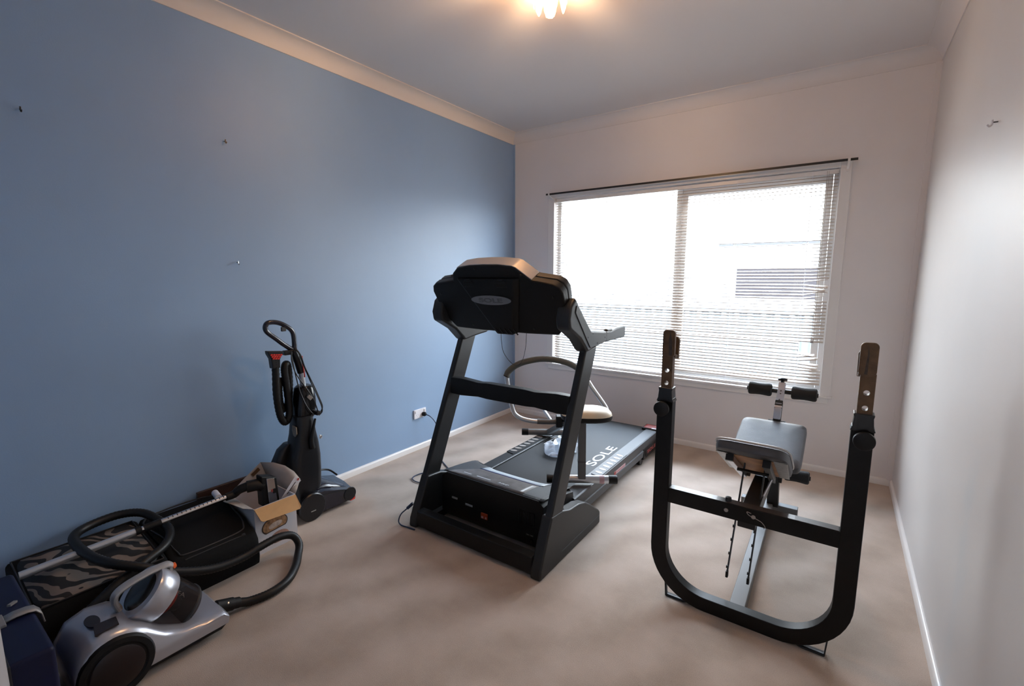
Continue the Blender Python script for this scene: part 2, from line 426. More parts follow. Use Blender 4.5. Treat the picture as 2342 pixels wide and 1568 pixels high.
# window architrave, sill and reveals
bm = nb()
box(bm, WX0-0.064, WX0, -0.018, 0, WZ0-0.005, WZ1+0.05); box(bm, WX1, WX1+0.062, -0.018, 0, WZ0-0.005, WZ1+0.05); box(bm, WX0, WX1, -0.018, 0, WZ1, WZ1+0.05)
struct('trim_5', bm, 'trim', bevel=0.003)
bm = nb(); box(bm, WX0-0.075, WX1+0.075, -0.03, 0.085, WZ0-0.016, WZ0); box(bm, WX0-0.05, WX1+0.05, -0.014, 0, WZ0-0.058, WZ0-0.016)
struct('window_sill', bm, 'trim', bevel=0.003)
# window: frame, centre mullion, sliding right sash, two panes
wroot = bpy.data.objects.new('window_1', None); COL.objects.link(wroot); wroot.location = (1.57, 0.09, WZ0); wroot['kind'] = 'structure'
MX = 1.60
bm = nb(); f = 0.035
box(bm, WX0, WX0+f, 0.06, 0.115, WZ0, WZ1); box(bm, WX1-f, WX1, 0.06, 0.115, WZ0, WZ1); box(bm, WX0+f, WX1-f, 0.06, 0.115, WZ0, WZ0+f); box(bm, WX0+f, WX1-f, 0.06, 0.115, WZ1-0.02, WZ1)
box(bm, MX-0.022, MX+0.022, 0.06, 0.115, WZ0+f, WZ1-0.02)
struct('window_frame', bm, 'trim', parent=wroot)
bm = nb(); sx0, sx1, sz0, sz1 = MX+0.024, WX1-f-0.002, WZ0+f+0.002, WZ1-0.022; s = 0.042
box(bm, sx0, sx0+s, 0.066, 0.1, sz0, sz1); box(bm, sx1-s, sx1, 0.066, 0.1, sz0, sz1); box(bm, sx0+s, sx1-s, 0.066, 0.1, sz0, sz0+s); box(bm, sx0+s, sx1-s, 0.066, 0.1, sz1-s-0.02, sz1)
struct('window_sash', bm, 'trim', parent=wroot)
bm = nb(); box(bm, sx0+s, sx1-s, 0.082, 0.086, sz0+s, sz1-s-0.02); struct('window_pane', bm, 'pane', parent=wroot, smooth=False)
bm = nb(); box(bm, WX0+f, MX-0.022, 0.088, 0.092, WZ0+f, WZ1-0.02); struct('window_pane', bm, 'pane', parent=wroot, smooth=False)

# ----------------------------------------------------------------- venetian blind
bl = thing('venetian_blind', (1.57, 0.036, WZ0), 'cream venetian blind with bent and broken slats across the wide window', 'blind')
BX0, BX1, BY = WX0+0.003, WX1-0.008, 0.030
HZ = WZ1-0.004
bm = nb(); box(bm, BX0, BX1, BY-0.014, BY+0.014, HZ-0.030, HZ); obj('head_rail', bm, 'trim', bl, bevel=0.002)
bm = nb(); pitch = 0.0236; sw = 0.0255; z = HZ-0.042; k = 0
TILT = math.radians(21)
def slat(bm, z, x0, x1, tilt, dz0=0.0, dz1=0.0, twist=0.0):
    """one curved slat; outer edge higher; can sag or twist towards its right end"""
    n = 8; rows = []
    for i in range(n+1):
        t = i/n; x = x0+(x1-x0)*t; zz = z+dz0*(1-t)+dz1*t; a = tilt+twist*t
        row = []
        for j in range(4):
            u = (j/3-0.5)*sw; crown = 0.0016*(1-(2*j/3-1)**2)
            row.append((x, BY+u*math.cos(a)-crown*math.sin(a), zz+u*math.sin(a)+crown*math.cos(a)))
        rows.append(row)
    vs = [[bm.verts.new(V(p)) for p in r] for r in rows]
    for A, B in zip(vs, vs[1:]):
        for j in range(3): bm.faces.new((A[j],A[j+1],B[j+1],B[j]))
XC = 2.505                        # right ladder cord: the slats are damaged beyond it
zs = []
while z > WZ0+0.045: zs.append(z); z -= pitch
for k, z in enumerate(zs):
    til = TILT + random.uniform(-0.025, 0.025) + 0.30*max(0.0, (1.45-z))
    jz = random.uniform(-0.0012, 0.0012)
    broken = None
    if abs(z-1.365) < 0.012: broken = (0.014, -0.25)
    elif abs(z-1.325) < 0.026: broken = (-0.016, 0.5)
    elif abs(z-1.255) < 0.026: broken = (0.02, -0.4)
    elif 0.868 < z < 0.925: broken = 'gone'
    elif abs(z-0.845) < 0.012: broken = (-0.010, -0.2)
    elif abs(z-0.800) < 0.024: broken = (0.018, 0.2)
    elif abs(z-0.765) < 0.024: broken = (-0.010, 0.3)
    if broken == 'gone':
        slat(bm, z+0.008, BX0, XC, til)
    elif broken:
        slat(bm, z+jz, BX0, XC, til); slat(bm, z+jz, XC, BX1-random.uniform(0.0, 0.05), til, 0.0, broken[0], broken[1])
    else:
        slat(bm, z+jz, BX0, BX1, til, random.uniform(-0.001,0.001), random.uniform(-0.001,0.001))
o = obj('slat_panel', bm, 'slat', bl, angle=60)
so = o.modifiers.new('solid', 'SOLIDIFY'); so.thickness = 0.0006
bm = nb(); box(bm, BX0, BX1, BY-0.013, BY+0.013, WZ0+0.001, WZ0+0.022); obj('bottom_rail', bm, 'trim', bl, bevel=0.003)
for x in (0.60, 0.985, 1.555, 2.03, XC):
    bm = nb()
    for dy in (-0.0145, 0.0145): cyl(bm, (x, BY+dy, WZ0+0.02), (x, BY+dy, HZ-0.01), 0.0011, 6)
    obj('ladder_cord', bm, 'paper', bl)
for dx in (2.588, 2.598):
    bm = nb(); tube(bm, [(dx, BY-0.02, HZ-0.01), (dx-0.004, BY-0.021, 1.5), (dx-0.006+random.uniform(-.004,.004), BY-0.021, 0.955)], 0.0012, 6, smooth=4)
    lathe(bm, [(0.002,0.03),(0.004,0.02),(0.006,0.0)], (dx-0.006, BY-0.021, 0.93), seg=10)
    obj('pull_cord', bm, 'carton_grey', bl)

# ----------------------------------------------------------------- curtain rod
cr = thing('curtain_rod', (1.58, -0.06, 2.149), 'thin black curtain rod on white brackets above the window', 'curtain rod')
bm = nb(); box(bm, 0.414, 2.75, -0.066, -0.058, 2.142, 2.157); obj('rod', bm, 'rod_black', cr)
for x, dx in ((0.448, 0.03), (2.703, -0.004)):
    bm = nb(); bar(bm, (x, -0.071, 2.158), (x, -0.071, 2.138), 0.014, 0.004, (0,1,0)); bar(bm, (x, -0.069, 2.140), (x+dx, -0.0185, 2.100), 0.013, 0.006); box(bm, x+dx-0.007, x+dx+0.007, -0.022, -0.0181, 2.085, 2.11)
    obj('bracket', bm, 'trim', cr)

# ----------------------------------------------------------------- ceiling light
LX, LY = 1.556, -1.94
lt = thing('ceiling_light', (LX, LY, H), 'lit frosted glass ceiling light with a scalloped drop near the top of the picture', 'ceiling light')
bm = nb(); lathe(bm, [(0.0,0.0),(0.085,0.0),(0.085,-0.012),(0.06,-0.028),(0.0,-0.028)], (LX,LY,H), seg=32); obj('ceiling_rose', bm, 'chrome', lt)
bm = nb()
def petal_ring(bm, r, z0, z1, n, w, ph):
    for i in range(n):
        a = 2*PI*i/n+ph; c, s = math.cos(a), math.sin(a)
        pts = []
        for t, ww in ((0,0.35),(0.25,0.85),(0.6,1.0),(0.85,0.7),(1,0.15)):
            rr = r*(0.55+0.45*math.sin(t*PI*0.62)); zz = z0+(z1-z0)*t
            pts.append((rr, zz, w*ww))
        L_ = [V((LX+c*rr-s*ww/2, LY+s*rr+c*ww/2, zz)) for rr, zz, ww in pts]
        R_ = [V((LX+c*rr+s*ww/2, LY+s*rr-c*ww/2, zz)) for rr, zz, ww in pts]
        A = [bm.verts.new(p) for p in L_]; B = [bm.verts.new(p) for p in R_]
        for k in range(4): bm.faces.new((A[k],A[k+1],B[k+1],B[k]))
petal_ring(bm, 0.075, H-0.045, H-0.165, 7, 0.045, 0.2)
o = obj('glass_petals', bm, 'lit_glass', lt); so = o.modifiers.new('solid', 'SOLIDIFY'); so.thickness = 0.002
bm = nb()
n = 48; prof = [(0.030,H-0.10),(0.034,H-0.125),(0.030,H-0.150),(0.026,H-0.152),(0.0265,H-0.172),(0.022,H-0.176),(0.0195,H-0.192),(0.011,H-0.197),(0.0,H-0.195)]
rings = []
for r, zz in prof[:-1]: rings.append([(LX+r*(1+0.06*math.cos(8*2*PI*k/n))*math.cos(2*PI*k/n), LY+r*(1+0.06*math.cos(8*2*PI*k/n))*math.sin(2*PI*k/n), zz) for k in range(n)])
loft(bm, rings); obj('glass_drop', bm, 'lit_glass', lt)
bm = nb(); lathe(bm, [(0.0,0),(0.010,-0.004),(0.015,-0.02),(0.010,-0.036),(0,-0.042)], (LX,LY,H-0.045), seg=16); obj('bulb', bm, 'bulb', lt)

# ----------------------------------------------------------------- wall nails and hooks
def wall_hook(name, p, nrm, label, m):
    t = thing(name, p, label, 'wall hook', 'picture hooks left on the walls')
    P = V(p); N = V(nrm)
    bm = nb(); cyl(bm, P, P+N*0.014, 0.0022, 8); obj('shank', bm, 'dark_metal', t)
    bm = nb(); tube(bm, [P+N*0.014+V((0,0,0.008)), P+N*0.014-V((0,0,0.006)), P+N*0.02-V((0,0,0.012)), P+N*0.026-V((0,0,0.006))], 0.0028, 8, smooth=4); obj('hook', bm, m, t)
wall_hook('wall_hook', (0, -2.666, 2.102), (1,0,0), 'shiny brass hook high on the blue wall, nearest the ceiling cornice', 'wax')
wall_hook('wall_hook', (0, -2.651, 1.472), (1,0,0), 'small pale hook on the blue wall above the carpet cleaner', 'chrome')
wall_hook('wall_hook', (0, -3.427, 2.053), (1,0,0), 'dark hook at the far left end of the blue wall', 'rod_black')
wall_hook('wall_hook', (W, -1.644, 1.906), (-1,0,0), 'small white hook high on the white right wall', 'paper')

# ----------------------------------------------------------------- power outlet
OY0, OY1, OZ0, OZ1 = -1.398, -1.268, 0.262, 0.335
ot = thing('power_outlet', (0, -1.333, 0.262), 'white double power outlet with two switches low on the blue wall', 'power outlet')
bm = nb(); box(bm, 0, 0.013, OY0, OY1, OZ0, OZ1); obj('outlet_plate', bm, 'outlet', ot, bevel=0.003)
for y in (-1.382, -1.285):
    bm = nb(); box(bm, 0.0128, 0.018, y-0.008, y+0.008, 0.308, 0.326); obj('switch', bm, 'outlet', ot, bevel=0.002)
bm = nb()
for y, z, a in ((-1.376,0.292,0.5),(-1.358,0.292,-0.5),(-1.367,0.276,0)):
    bar(bm, (0.0131,y-0.0035*math.sin(a),z-0.0035*math.cos(a)), (0.0131,y+0.0035*math.sin(a),z+0.0035*math.cos(a)), 0.0016, 0.0004, (1,0,0))
obj('socket_slots', bm, 'ink', ot)

def text_fit(body, w, h, origin, xdir, ydir, depth=0.0006, bold=0.0):
    bm = text_bm(body, 1.0, (0,0,0), (1,0,0), (0,1,0), depth, bold)
    xs = [v.co.x for v in bm.verts]; ys = [v.co.y for v in bm.verts]
    cx, cy = (min(xs)+max(xs))/2, (min(ys)+max(ys))/2; fx = w/(max(xs)-min(xs)); fy = h/(max(ys)-min(ys))
    x = V(xdir).normalized(); y = V(ydir).normalized(); z = x.cross(y); O = V(origin)
    for v in bm.verts: v.co = O + x*((v.co.x-cx)*fx) + y*((v.co.y-cy)*fy) + z*v.co.z
    return bm

def holed(bm, outer, holes, O, xd, yd, depth):
    """flat bar with round holes through it: outline in (xd, yd) at O, thickness along xd x yd"""
    c = bpy.data.curves.new('holed', 'CURVE'); c.dimensions = '2D'; c.fill_mode = 'BOTH'; c.extrude = depth/2
    loops = [outer]+[[(hx+r*math.cos(2*PI*k/16), hy+r*math.sin(2*PI*k/16)) for k in range(16)] for hx, hy, r in holes]
    for lp in loops:
        sp = c.splines.new('POLY'); sp.points.add(len(lp)-1); sp.use_cyclic_u = True
        for q, (a, b) in zip(sp.points, lp): q.co = (a, b, 0, 1)
    o = bpy.data.objects.new('holed', c); COL.objects.link(o)
    dg = bpy.context.evaluated_depsgraph_get(); me = bpy.data.meshes.new_from_object(o.evaluated_get(dg))
    b2 = bmesh.new(); b2.from_mesh(me); bmesh.ops.remove_doubles(b2, verts=b2.verts, dist=1e-6)
    bpy.data.objects.remove(o); bpy.data.curves.remove(c); bpy.data.meshes.remove(me)
    x = V(xd); y = V(yd); z = x.cross(y)
    mp = {}
    for v in b2.verts: mp[v.index] = bm.verts.new(V(O)+x*v.co.x+y*v.co.y+z*v.co.z)
    for f in b2.faces:
        try: bm.faces.new([mp[v.index] for v in f.verts])
        except ValueError: pass
    b2.free(); return bm

# ================================================================= treadmill
TC = 1.2675
tm = thing('treadmill', (TC, -1.25, 0), 'black and grey motorised treadmill standing in the middle of the carpet', 'treadmill')
def mx(x, s): return TC + s*(x-TC)
for s in (-1, 1):
    a, b = sorted((mx(1.660, s), mx(1.700, s)))
    bm = nb(); prism(bm, [(-2.205,0.06),(-1.787,1.03),(-1.658,1.035),(-2.09,0.06)], 'x', a, b); obj('upright_post', bm, 'charcoal', tm, bevel=0.009, seg=3)
    a, b = sorted((mx(1.646, s), mx(1.704, s)))
    bm = nb(); prism(bm, [(-2.222,0.0),(-2.214,0.05),(-2.116,0.272),(-2.012,0.262),(-1.934,0.236),(-1.83,0.224),(-1.76,0.203),(-1.695,0.165),(-1.585,0.088),(-1.568,0.07),(-1.566,0.0)], 'x', a, b)
    bt = obj('upright_boot', bm, 'charcoal', tm, bevel=0.010, seg=3)
    xo = mx(1.7045, s)
    bm = nb(); bar(bm, (xo, -2.02, 0.052), (xo, -1.58, 0.052), 0.0016, 0.004); obj('seam_line', bm, 'grey_plastic', bt)
    if s == 1:
        bm = nb(); cyl(bm, (1.675, -1.972, 0.245), (1.675, -1.972, 0.2535), 0.011, 14); obj('screw', bm, 'rod_black', bt)
    # console arm and hand grip
    a, b = sorted((mx(1.635, s), mx(1.712, s)))
    bm = nb(); prism(bm, [(-1.93,1.300),(-1.905,1.272),(-1.755,1.128),(-1.60,1.110),(-1.562,1.108),(-1.562,1.047),(-1.665,1.036),(-1.79,1.018),(-1.87,1.09),(-1.985,1.150),(-1.995,1.20),(-1.975,1.262)], 'x', a, b)
    ar = obj('console_arm', bm, 'dark_grey', tm, bevel=0.014, seg=3)
    xo = mx(1.7125, s)
    bm = nb(); plate(bm, [(xo,-1.925,1.262),(xo,-1.765,1.118),(xo,-1.575,1.098),(xo,-1.575,1.056),(xo,-1.665,1.045),(xo,-1.772,1.040),(xo,-1.94,1.228)], (s,0,0), 0.003); obj('arm_lit_face', bm, 'grey_plastic', ar, bevel=0.0015)  # paler plate: light on the arm's outer face put into its colour
    for y, z in ((-1.745,1.11),(-1.595,1.075),(-1.69,1.055),(-1.80,1.095)):
        bm = nb(); cyl(bm, (xo+s*0.001, y, z), (xo+s*0.0042, y, z), 0.0045, 12); obj('screw', bm, 'rod_black', ar)
    a, b = sorted((mx(1.674, s), mx(1.712, s)))
    bm = nb(); prism(bm, [(-1.57,1.104),(-1.50,1.100),(-1.42,1.110),(-1.31,1.114),(-1.298,1.10),(-1.30,1.055),(-1.312,1.046),(-1.57,1.047)], 'x', a, b); gp = obj('hand_grip', bm, 'grey_plastic', tm, bevel=0.011, seg=3)
    bm = nb(); box(bm, mx(1.693,s)-0.013, mx(1.693,s)+0.013, -1.545, -1.475, 1.095, 1.113); obj('speed_button', bm, 'dark_grey', gp, bevel=0.008, seg=3)
# bars between the uprights
bm = nb(); prism(bm, [(0.872,0.806),(0.95,0.808),(1.08,0.798),(1.14,0.803),(1.40,0.803),(1.46,0.798),(1.59,0.808),(1.668,0.806),(1.668,0.708),(1.59,0.706),(1.46,0.716),(1.40,0.712),(1.14,0.712),(1.08,0.716),(0.95,0.706),(0.872,0.708)], 'y', -1.90, -1.845)
obj('handle_crossbar', bm, 'black', tm, bevel=0.006)
bm = nb(); box(bm, 0.885, 1.650, -2.212, -2.155, 0.012, 0.100); obj('base_crossbar', bm, 'black', tm, bevel=0.006)
for x in (0.915, 1.62):
    bm = nb(); box(bm, x-0.02, x+0.02, -2.156, -1.62, 0.012, 0.055); obj('base_rail', bm, 'black', tm, bevel=0.004)
# motor hood
bm = nb(); HX0, HX1 = 0.927, 1.611; n = 20
ytop = [(-2.040,0.287),(-2.02,0.2895),(-1.95,0.283),(-1.88,0.272),(-1.82,0.260),(-1.775,0.246),(-1.766,0.196)]
cols = []
for i in range(n+1):
    t = i/n; x = HX0+(HX1-HX0)*t; e = abs(2*t-1)
    push = 0.06*max(0, e-0.45)/0.55 - 0.012*(1-e*e)
    edge = 1 if e < 0.93 else 1-(e-0.93)/0.07*0.10
    col = [(x, -2.030, 0.028), (x, -2.046, 0.06)]
    for j, (y, z) in enumerate(ytop):
        col.append((x, y+push*max(0, (y+2.0)/0.30), 0.028+(z-0.028)*(edge if j > 0 else edge)))
    col += [(x, -1.762+push, 0.12), (x, -1.762+push, 0.028)]
    cols.append(col)
loft(bm, cols); obj('motor_hood', bm, 'black', tm, angle=40)
hood = bpy.data.objects['motor_hood']
def hz(x, y):
    e = abs(2*(x-HX0)/(HX1-HX0)-1); push = 0.06*max(0, e-0.45)/0.55 - 0.012*(1-e*e)
    y0 = y-push*max(0, (y+2.0)/0.30)
    for (ya, za), (yb, zb) in zip(ytop, ytop[1:]):
        if ya <= y0 <= yb: return za+(zb-za)*(y0-ya)/(yb-ya)
    return ytop[-1][1]
def hood_patch(name, xs, yf, yb, m, lift=0.0012, n=14, k=6, parent=hood):
    bm = nb(); rows = []
    for i in range(n+1):
        x = xs[0]+(xs[1]-xs[0])*i/n; a, b = yf(x), yb(x)
        rows.append([bm.verts.new(V((x, a+(b-a)*j/k, hz(x, a+(b-a)*j/k)+lift))) for j in range(k+1)])
    for A, B in zip(rows, rows[1:]):
        for j in range(k): bm.faces.new((A[j],A[j+1],B[j+1],B[j]))
    o = obj(name, bm, m, parent, angle=60); so = o.modifiers.new('solid','SOLIDIFY'); so.thickness = 0.0008; return o
def yend(x):
    e = abs(2*(x-HX0)/(HX1-HX0)-1); return -1.776+0.06*max(0, e-0.45)/0.55-0.012*(1-e*e)
hood_patch('hood_cover', (HX0+0.006, HX1-0.006), lambda x: -2.034, lambda x: yend(x)-0.002, 'grey_plastic', 0.0006, 24, 10)
L0, L1 = 1.02, 1.475
hood_patch('printed_panel', (L0-0.06, L1), lambda x: -2.028, lambda x: -2.015+0.16*min(1,max(0,(x-L0+0.06)/0.12)), 'decal_brown', 0.0016)
hood_patch('white_panel', (L0+0.05, L1+0.02), lambda x: -1.852, lambda x: yend(x)-0.006, 'decal_white', 0.0017)
hood_patch('blue_line', (L0+0.045, L1+0.005), lambda x: -1.862, lambda x: -1.853, 'decal_blue', 0.0020)
for x0, x1, y, tx in ((1.045,1.10,-1.985,'HHHHHH'),(1.14,1.235,-1.985,'HHHHHHHHH')):
    bm = nb(); box(bm, x0, x1, y-0.004, y+0.003, hz(x0,y)-0.004, hz(x0,y)+0.003); obj('printed_line', bm, 'letter', hood)
bm = text_fit('3.0HP', 0.065, 0.020, (1.325, -1.985, hz(1.3,-1.985)+0.0032), (1,0,0), (0,0.97,-0.2), 0.0012, 0.02); obj('printed_line', bm, 'letter', hood)
# small things on the hood face
fy = -2.047
for x0, x1, z in ((1.005,1.045,0.150),(1.105,1.155,0.137)):
    bm = nb(); box(bm, x0, x1, fy-0.001, fy+0.004, z-0.005, z+0.005); obj('spec_label', bm, 'grey_print', hood)
bm = nb(); box(bm, 1.218, 1.262, fy-0.004, fy+0.006, 0.090, 0.122); sw_ = obj('power_switch', bm, 'orange_switch', hood, bevel=0.002)
for x0, x1 in ((1.222,1.236),(1.248,1.258)):
    bm = nb(); box(bm, x0, x1, fy-0.0048, fy-0.0035, 0.094, 0.105); obj('switch_mark', bm, 'pink_sticker', sw_)
bm = nb()
for i in range(11):
    x = 1.468+i*0.0085; box(bm, x, x+0.0035, fy-0.0015, fy+0.004, 0.145, 0.215)
obj('vent_grille', bm, 'rod_black', hood)
bm = text_fit('15A 110V', 0.042, 0.008, (1.535, fy-0.0008, 0.095), (1,0,0), (0,0,1), 0.001); obj('spec_label', bm, 'grey_print', hood)
bm = nb(); cyl(bm, (1.545, fy+0.003, 0.068), (1.545, fy-0.006, 0.068), 0.010, 16); obj('fuse_cap', bm, 'black_gloss', hood)
# deck and belt
bm = nb(); box(bm, 0.955, 1.580, -1.72, -0.26, 0.085, 0.150); obj('deck_board', bm, 'dark_grey', tm)
bm = nb(); ring = [(-1.70,0.1795),(-0.275,0.1795)]
for k in range(1, 8): a = PI/2-PI*k/8; ring.append((-0.275+0.032*math.cos(a), 0.1475+0.032*math.sin(a)))
ring += [(-0.275,0.1155),(-1.70,0.1155)]
prism(bm, ring, 'x', 0.992, 1.543); belt = obj('running_belt', bm, 'belt', tm)
bm = text_fit('SOLE', 0.40, 0.066, (1.474, -1.045, 0.1802), (0,1,0), (-1,0,0), 0.0008, 0.006); obj('belt_lettering', bm, 'letter', belt, smooth=False)
bm = text_fit('SOLE', 0.40, 0.070, (1.062, -0.88, 0.1802), (0,-1,0), (1,0,0), 0.0008, 0.025); obj('belt_lettering', bm, 'letter', belt, smooth=False)
for s in (-1, 1):
    pr_ = [(1.535,0.150),(1.535,0.186),(1.540,0.190),(1.618,0.190),(1.626,0.184),(1.628,0.135),(1.622,0.125),(1.628,0.118),(1.624,0.068),(1.600,0.062),(1.560,0.062),(1.560,0.150)]
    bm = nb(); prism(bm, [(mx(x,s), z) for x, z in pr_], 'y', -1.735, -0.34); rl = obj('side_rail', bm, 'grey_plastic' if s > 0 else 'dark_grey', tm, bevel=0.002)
    x0, x1 = sorted((mx(1.556,s), mx(1.622,s)))
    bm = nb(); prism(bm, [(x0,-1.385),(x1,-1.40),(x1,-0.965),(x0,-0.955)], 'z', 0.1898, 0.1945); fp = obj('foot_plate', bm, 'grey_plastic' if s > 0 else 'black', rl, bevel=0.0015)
    for i in range(7):
        y = -1.345+i*0.056; c = (x0+x1)/2
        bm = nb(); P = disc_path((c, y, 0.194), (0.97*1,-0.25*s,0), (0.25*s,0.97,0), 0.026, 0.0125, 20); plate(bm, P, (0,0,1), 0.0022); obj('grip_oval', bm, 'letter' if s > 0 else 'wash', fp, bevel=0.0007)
    x0, x1 = sorted((mx(1.502,s), mx(1.640,s)))
    bm = nb(); prism(bm, [(-0.345,0.045),(-0.345,0.198),(-0.235,0.200),(-0.205,0.19),(-0.200,0.10),(-0.215,0.030),(-0.30,0.030)], 'x', x0, x1); ec = obj('end_cap', bm, 'black', tm, bevel=0.006)
    x0, x1 = sorted((mx(1.515,s), mx(1.628,s)))
    bm = nb(); box(bm, x0, x1, -0.335, -0.245, 0.1995, 0.2008); obj('warning_sticker', bm, 'red_sticker', ec)
    bm = nb()
    for i in range(4): box(bm, x0+0.012, x1-0.012, -0.325+i*0.018, -0.318+i*0.018, 0.2006, 0.2012)
    obj('sticker_text', bm, 'pink_sticker', ec)
    bm = nb(); box(bm, *(sorted((mx(1.58,s), mx(1.626,s)))), -0.345, -0.318, 0.2007, 0.2015); obj('sticker_text', bm, 'letter', ec)
# stickers on the visible rail side and end cap
bm = nb(); box(bm, 1.6265, 1.6290, -1.195, -1.005, 0.128, 0.1505); rs = obj('warning_sticker', bm, 'pink_sticker', tm)
bm = nb(); box(bm, 1.6288, 1.6296, -1.195, -1.165, 0.128, 0.1505); box(bm, 1.6288, 1.6294, -1.15, -1.02, 0.1375, 0.1405); obj('sticker_text', bm, 'red_sticker', rs)
bm = nb(); box(bm, 1.6285, 1.6300, -0.60, -0.36, 0.070, 0.112); box(bm, 1.60, 1.6285, -0.64, -0.34, 0.050, 0.128); obj('end_bracket', bm, 'black', tm)
bm = text_fit('SOLE', 0.19, 0.026, (1.6305, -0.47, 0.09), (0,1,0), (0,0,1), 0.001, 0.02); obj('side_lettering', bm, 'red_sticker', tm)
for x in (0.95, 1.585):
    bm = nb(); cyl(bm, (x-0.02, -0.62, 0.035), (x+0.02, -0.62, 0.035), 0.035, 18); obj('rear_wheel', bm, 'rod_black', tm)
# console: a tilted slab, u across, v up its face, w towards the runner
C0 = V((TC, -1.90, 1.105)); cu = V((1,0,0)); cv = V((0,-0.4626,0.8866)); cw = V((0,0.8866,0.4626))
def CP(u, v, w): return C0+cu*u+cv*v+cw*w
def slab(bm, pts, w0, w1, taper=0.0):
    A = [bm.verts.new(CP(u,v,w0)) for u,v in pts]; B = [bm.verts.new(CP(u*(1-taper),v,w1)) for u,v in pts]
    bm.faces.new(A); bm.faces.new(list(reversed(B))); n = len(pts)
    for i in range(n): j = (i+1)%n; bm.faces.new((A[j],A[i],B[i],B[j]))
half = [(0.335,0.0),(0.385,0.07),(0.410,0.18),(0.415,0.235),(0.402,0.268),(0.372,0.288),(0.262,0.305),(0.185,0.372),(0.165,0.380),(0.09,0.389)]
outl = half+[(0,0.391)]+[(-0.09,0.389),(-0.165,0.380),(-0.185,0.372),(-0.222,0.345),(-0.238,0.305)]+[(-u,v) for u,v in reversed(half[:6])]+[(-0.15,-0.006),(0.15,-0.006)]
bm = nb(); slab(bm, outl, 0.0, 0.052); cs = obj('console', bm, 'black', tm, bevel=0.012, seg=3)
face = [(u*0.995, v*0.99+0.003) for u,v in outl]
bm = nb(); slab(bm, face, 0.0525, 0.098); obj('console_face', bm, 'dark_grey', cs, bevel=0.01)
top = [(0.262,0.3075),(0.187,0.3745),(0.166,0.3830),(0.09,0.392),(0,0.394)]; top += [(-0.09,0.392),(-0.166,0.383),(-0.187,0.3745)]
inn = [(-0.175,0.366),(0.175,0.366),(0.25,0.300)]
bm = nb(); slab(bm, top+inn, 0.008, 0.088); obj('silver_trim', bm, 'silver_paint', cs, bevel=0.003)
bm = nb()
A = [CP(-0.205,0.325,-0.001),CP(0.205,0.325,-0.001),CP(0.10,0.0,-0.001),CP(-0.045,0.0,-0.001)]; B = [CP(-0.185,0.315,-0.012),CP(0.17,0.315,-0.012),CP(0.075,0.004,-0.034),CP(-0.02,0.004,-0.034)]
loft(bm, [A, B]); cb = obj('console_spine', bm, 'black', cs, bevel=0.022, seg=5)
bm = nb(); P = [CP(0.128*math.cos(2*PI*k/40), 0.2055+0.0265*math.sin(2*PI*k/40), -0.0130-0.022*(0.315-(0.2055+0.0265*math.sin(2*PI*k/40)))/0.311) for k in range(40)]
plate(bm, P, -cw, 0.004); bd = obj('maker_badge', bm, 'badge', cs, bevel=0.001)
bn = (V((0,0,0))-cw)
bm = text_fit('SOLE', 0.150, 0.026, CP(0, 0.2055, -0.0130-0.022*(0.315-0.2055)/0.311-0.0044), cu, cv, 0.001, 0.03); obj('badge_lettering', bm, 'badge_dark', bd)
bm = nb()
for i in range(5):
    u = 0.0+i*0.030
    bar(bm, CP(u-0.024, 0.042, -0.0325), CP(u-0.004, 0.010, -0.0352), 0.006, 0.004, cw)
obj('vent_slots', bm, 'rod_black', cs)
for u in (-0.12, 0.09):
    bm = nb()
    for i in range(9): bar(bm, CP(u-0.035*math.sqrt(max(0.05,1-((i-4)/4.6)**2)), 0.285+(i-4)*0.008, -0.0135), CP(u+0.035*math.sqrt(max(0.05,1-((i-4)/4.6)**2)), 0.285+(i-4)*0.008, -0.0135), 0.004, 0.003, cw)
    obj('speaker_grille', bm, 'rod_black', cs)
for u, v in ((-0.36,0.22),(0.36,0.22),(-0.20,0.03),(0.20,0.03),(-0.06,0.372),(0.21,0.335),(0.375,0.13),(-0.225,0.335)):
    bm = nb(); cyl(bm, CP(u,v,0.004), CP(u,v,-0.003), 0.005, 12); obj('screw', bm, 'rod_black', cs)
bm = nb(); tube(bm, [(1.217,-1.86,1.115),(1.220,-1.858,1.04),(1.235,-1.857,0.98),(1.285,-1.855,0.928),(1.325,-1.855,0.921),(1.360,-1.857,0.955),(1.380,-1.858,1.03),(1.386,-1.86,1.11)], 0.0016, 6, smooth=6)
obj('safety_cord', bm, 'rod_black', tm)

# power cord from the outlet along the floor to the treadmill front
bm = nb(); tube(bm, [(0.045,-1.302,0.287),(0.075,-1.29,0.275),(0.10,-1.265,0.235),(0.12,-1.245,0.17),(0.145,-1.25,0.09),(0.18,-1.30,0.02),(0.32,-1.42,0.005),(0.55,-1.55,0.005),(0.74,-1.66,0.005),(0.78,-1.72,0.005)], 0.0038, 8, smooth=6)
tube(bm, [(0.62,-1.70,0.006),(0.50,-1.79,0.006),(0.44,-1.805,0.006),(0.385,-1.777,0.006),(0.375,-1.72,0.006),(0.40,-1.66,0.006),(0.50,-1.60,0.006)], 0.0038, 8, smooth=6)
tube(bm, [(0.78,-1.72,0.005),(0.83,-1.84,0.006),(0.72,-1.985,0.006),(0.69,-2.04,0.006),(0.72,-2.07,0.006),(0.80,-2.06,0.006),(0.86,-2.035,0.006)], 0.0038, 8, smooth=6)
pc = obj('power_cord', bm, 'cord_blue', tm)
bm = nb(); lathe(bm, [(0.016,0),(0.018,0.006),(0.018,0.02),(0.012,0.03),(0.006,0.034)], (0.0135,-1.305,0.288), (1,0.1,0), seg=20); obj('wall_plug', bm, 'black', pc)
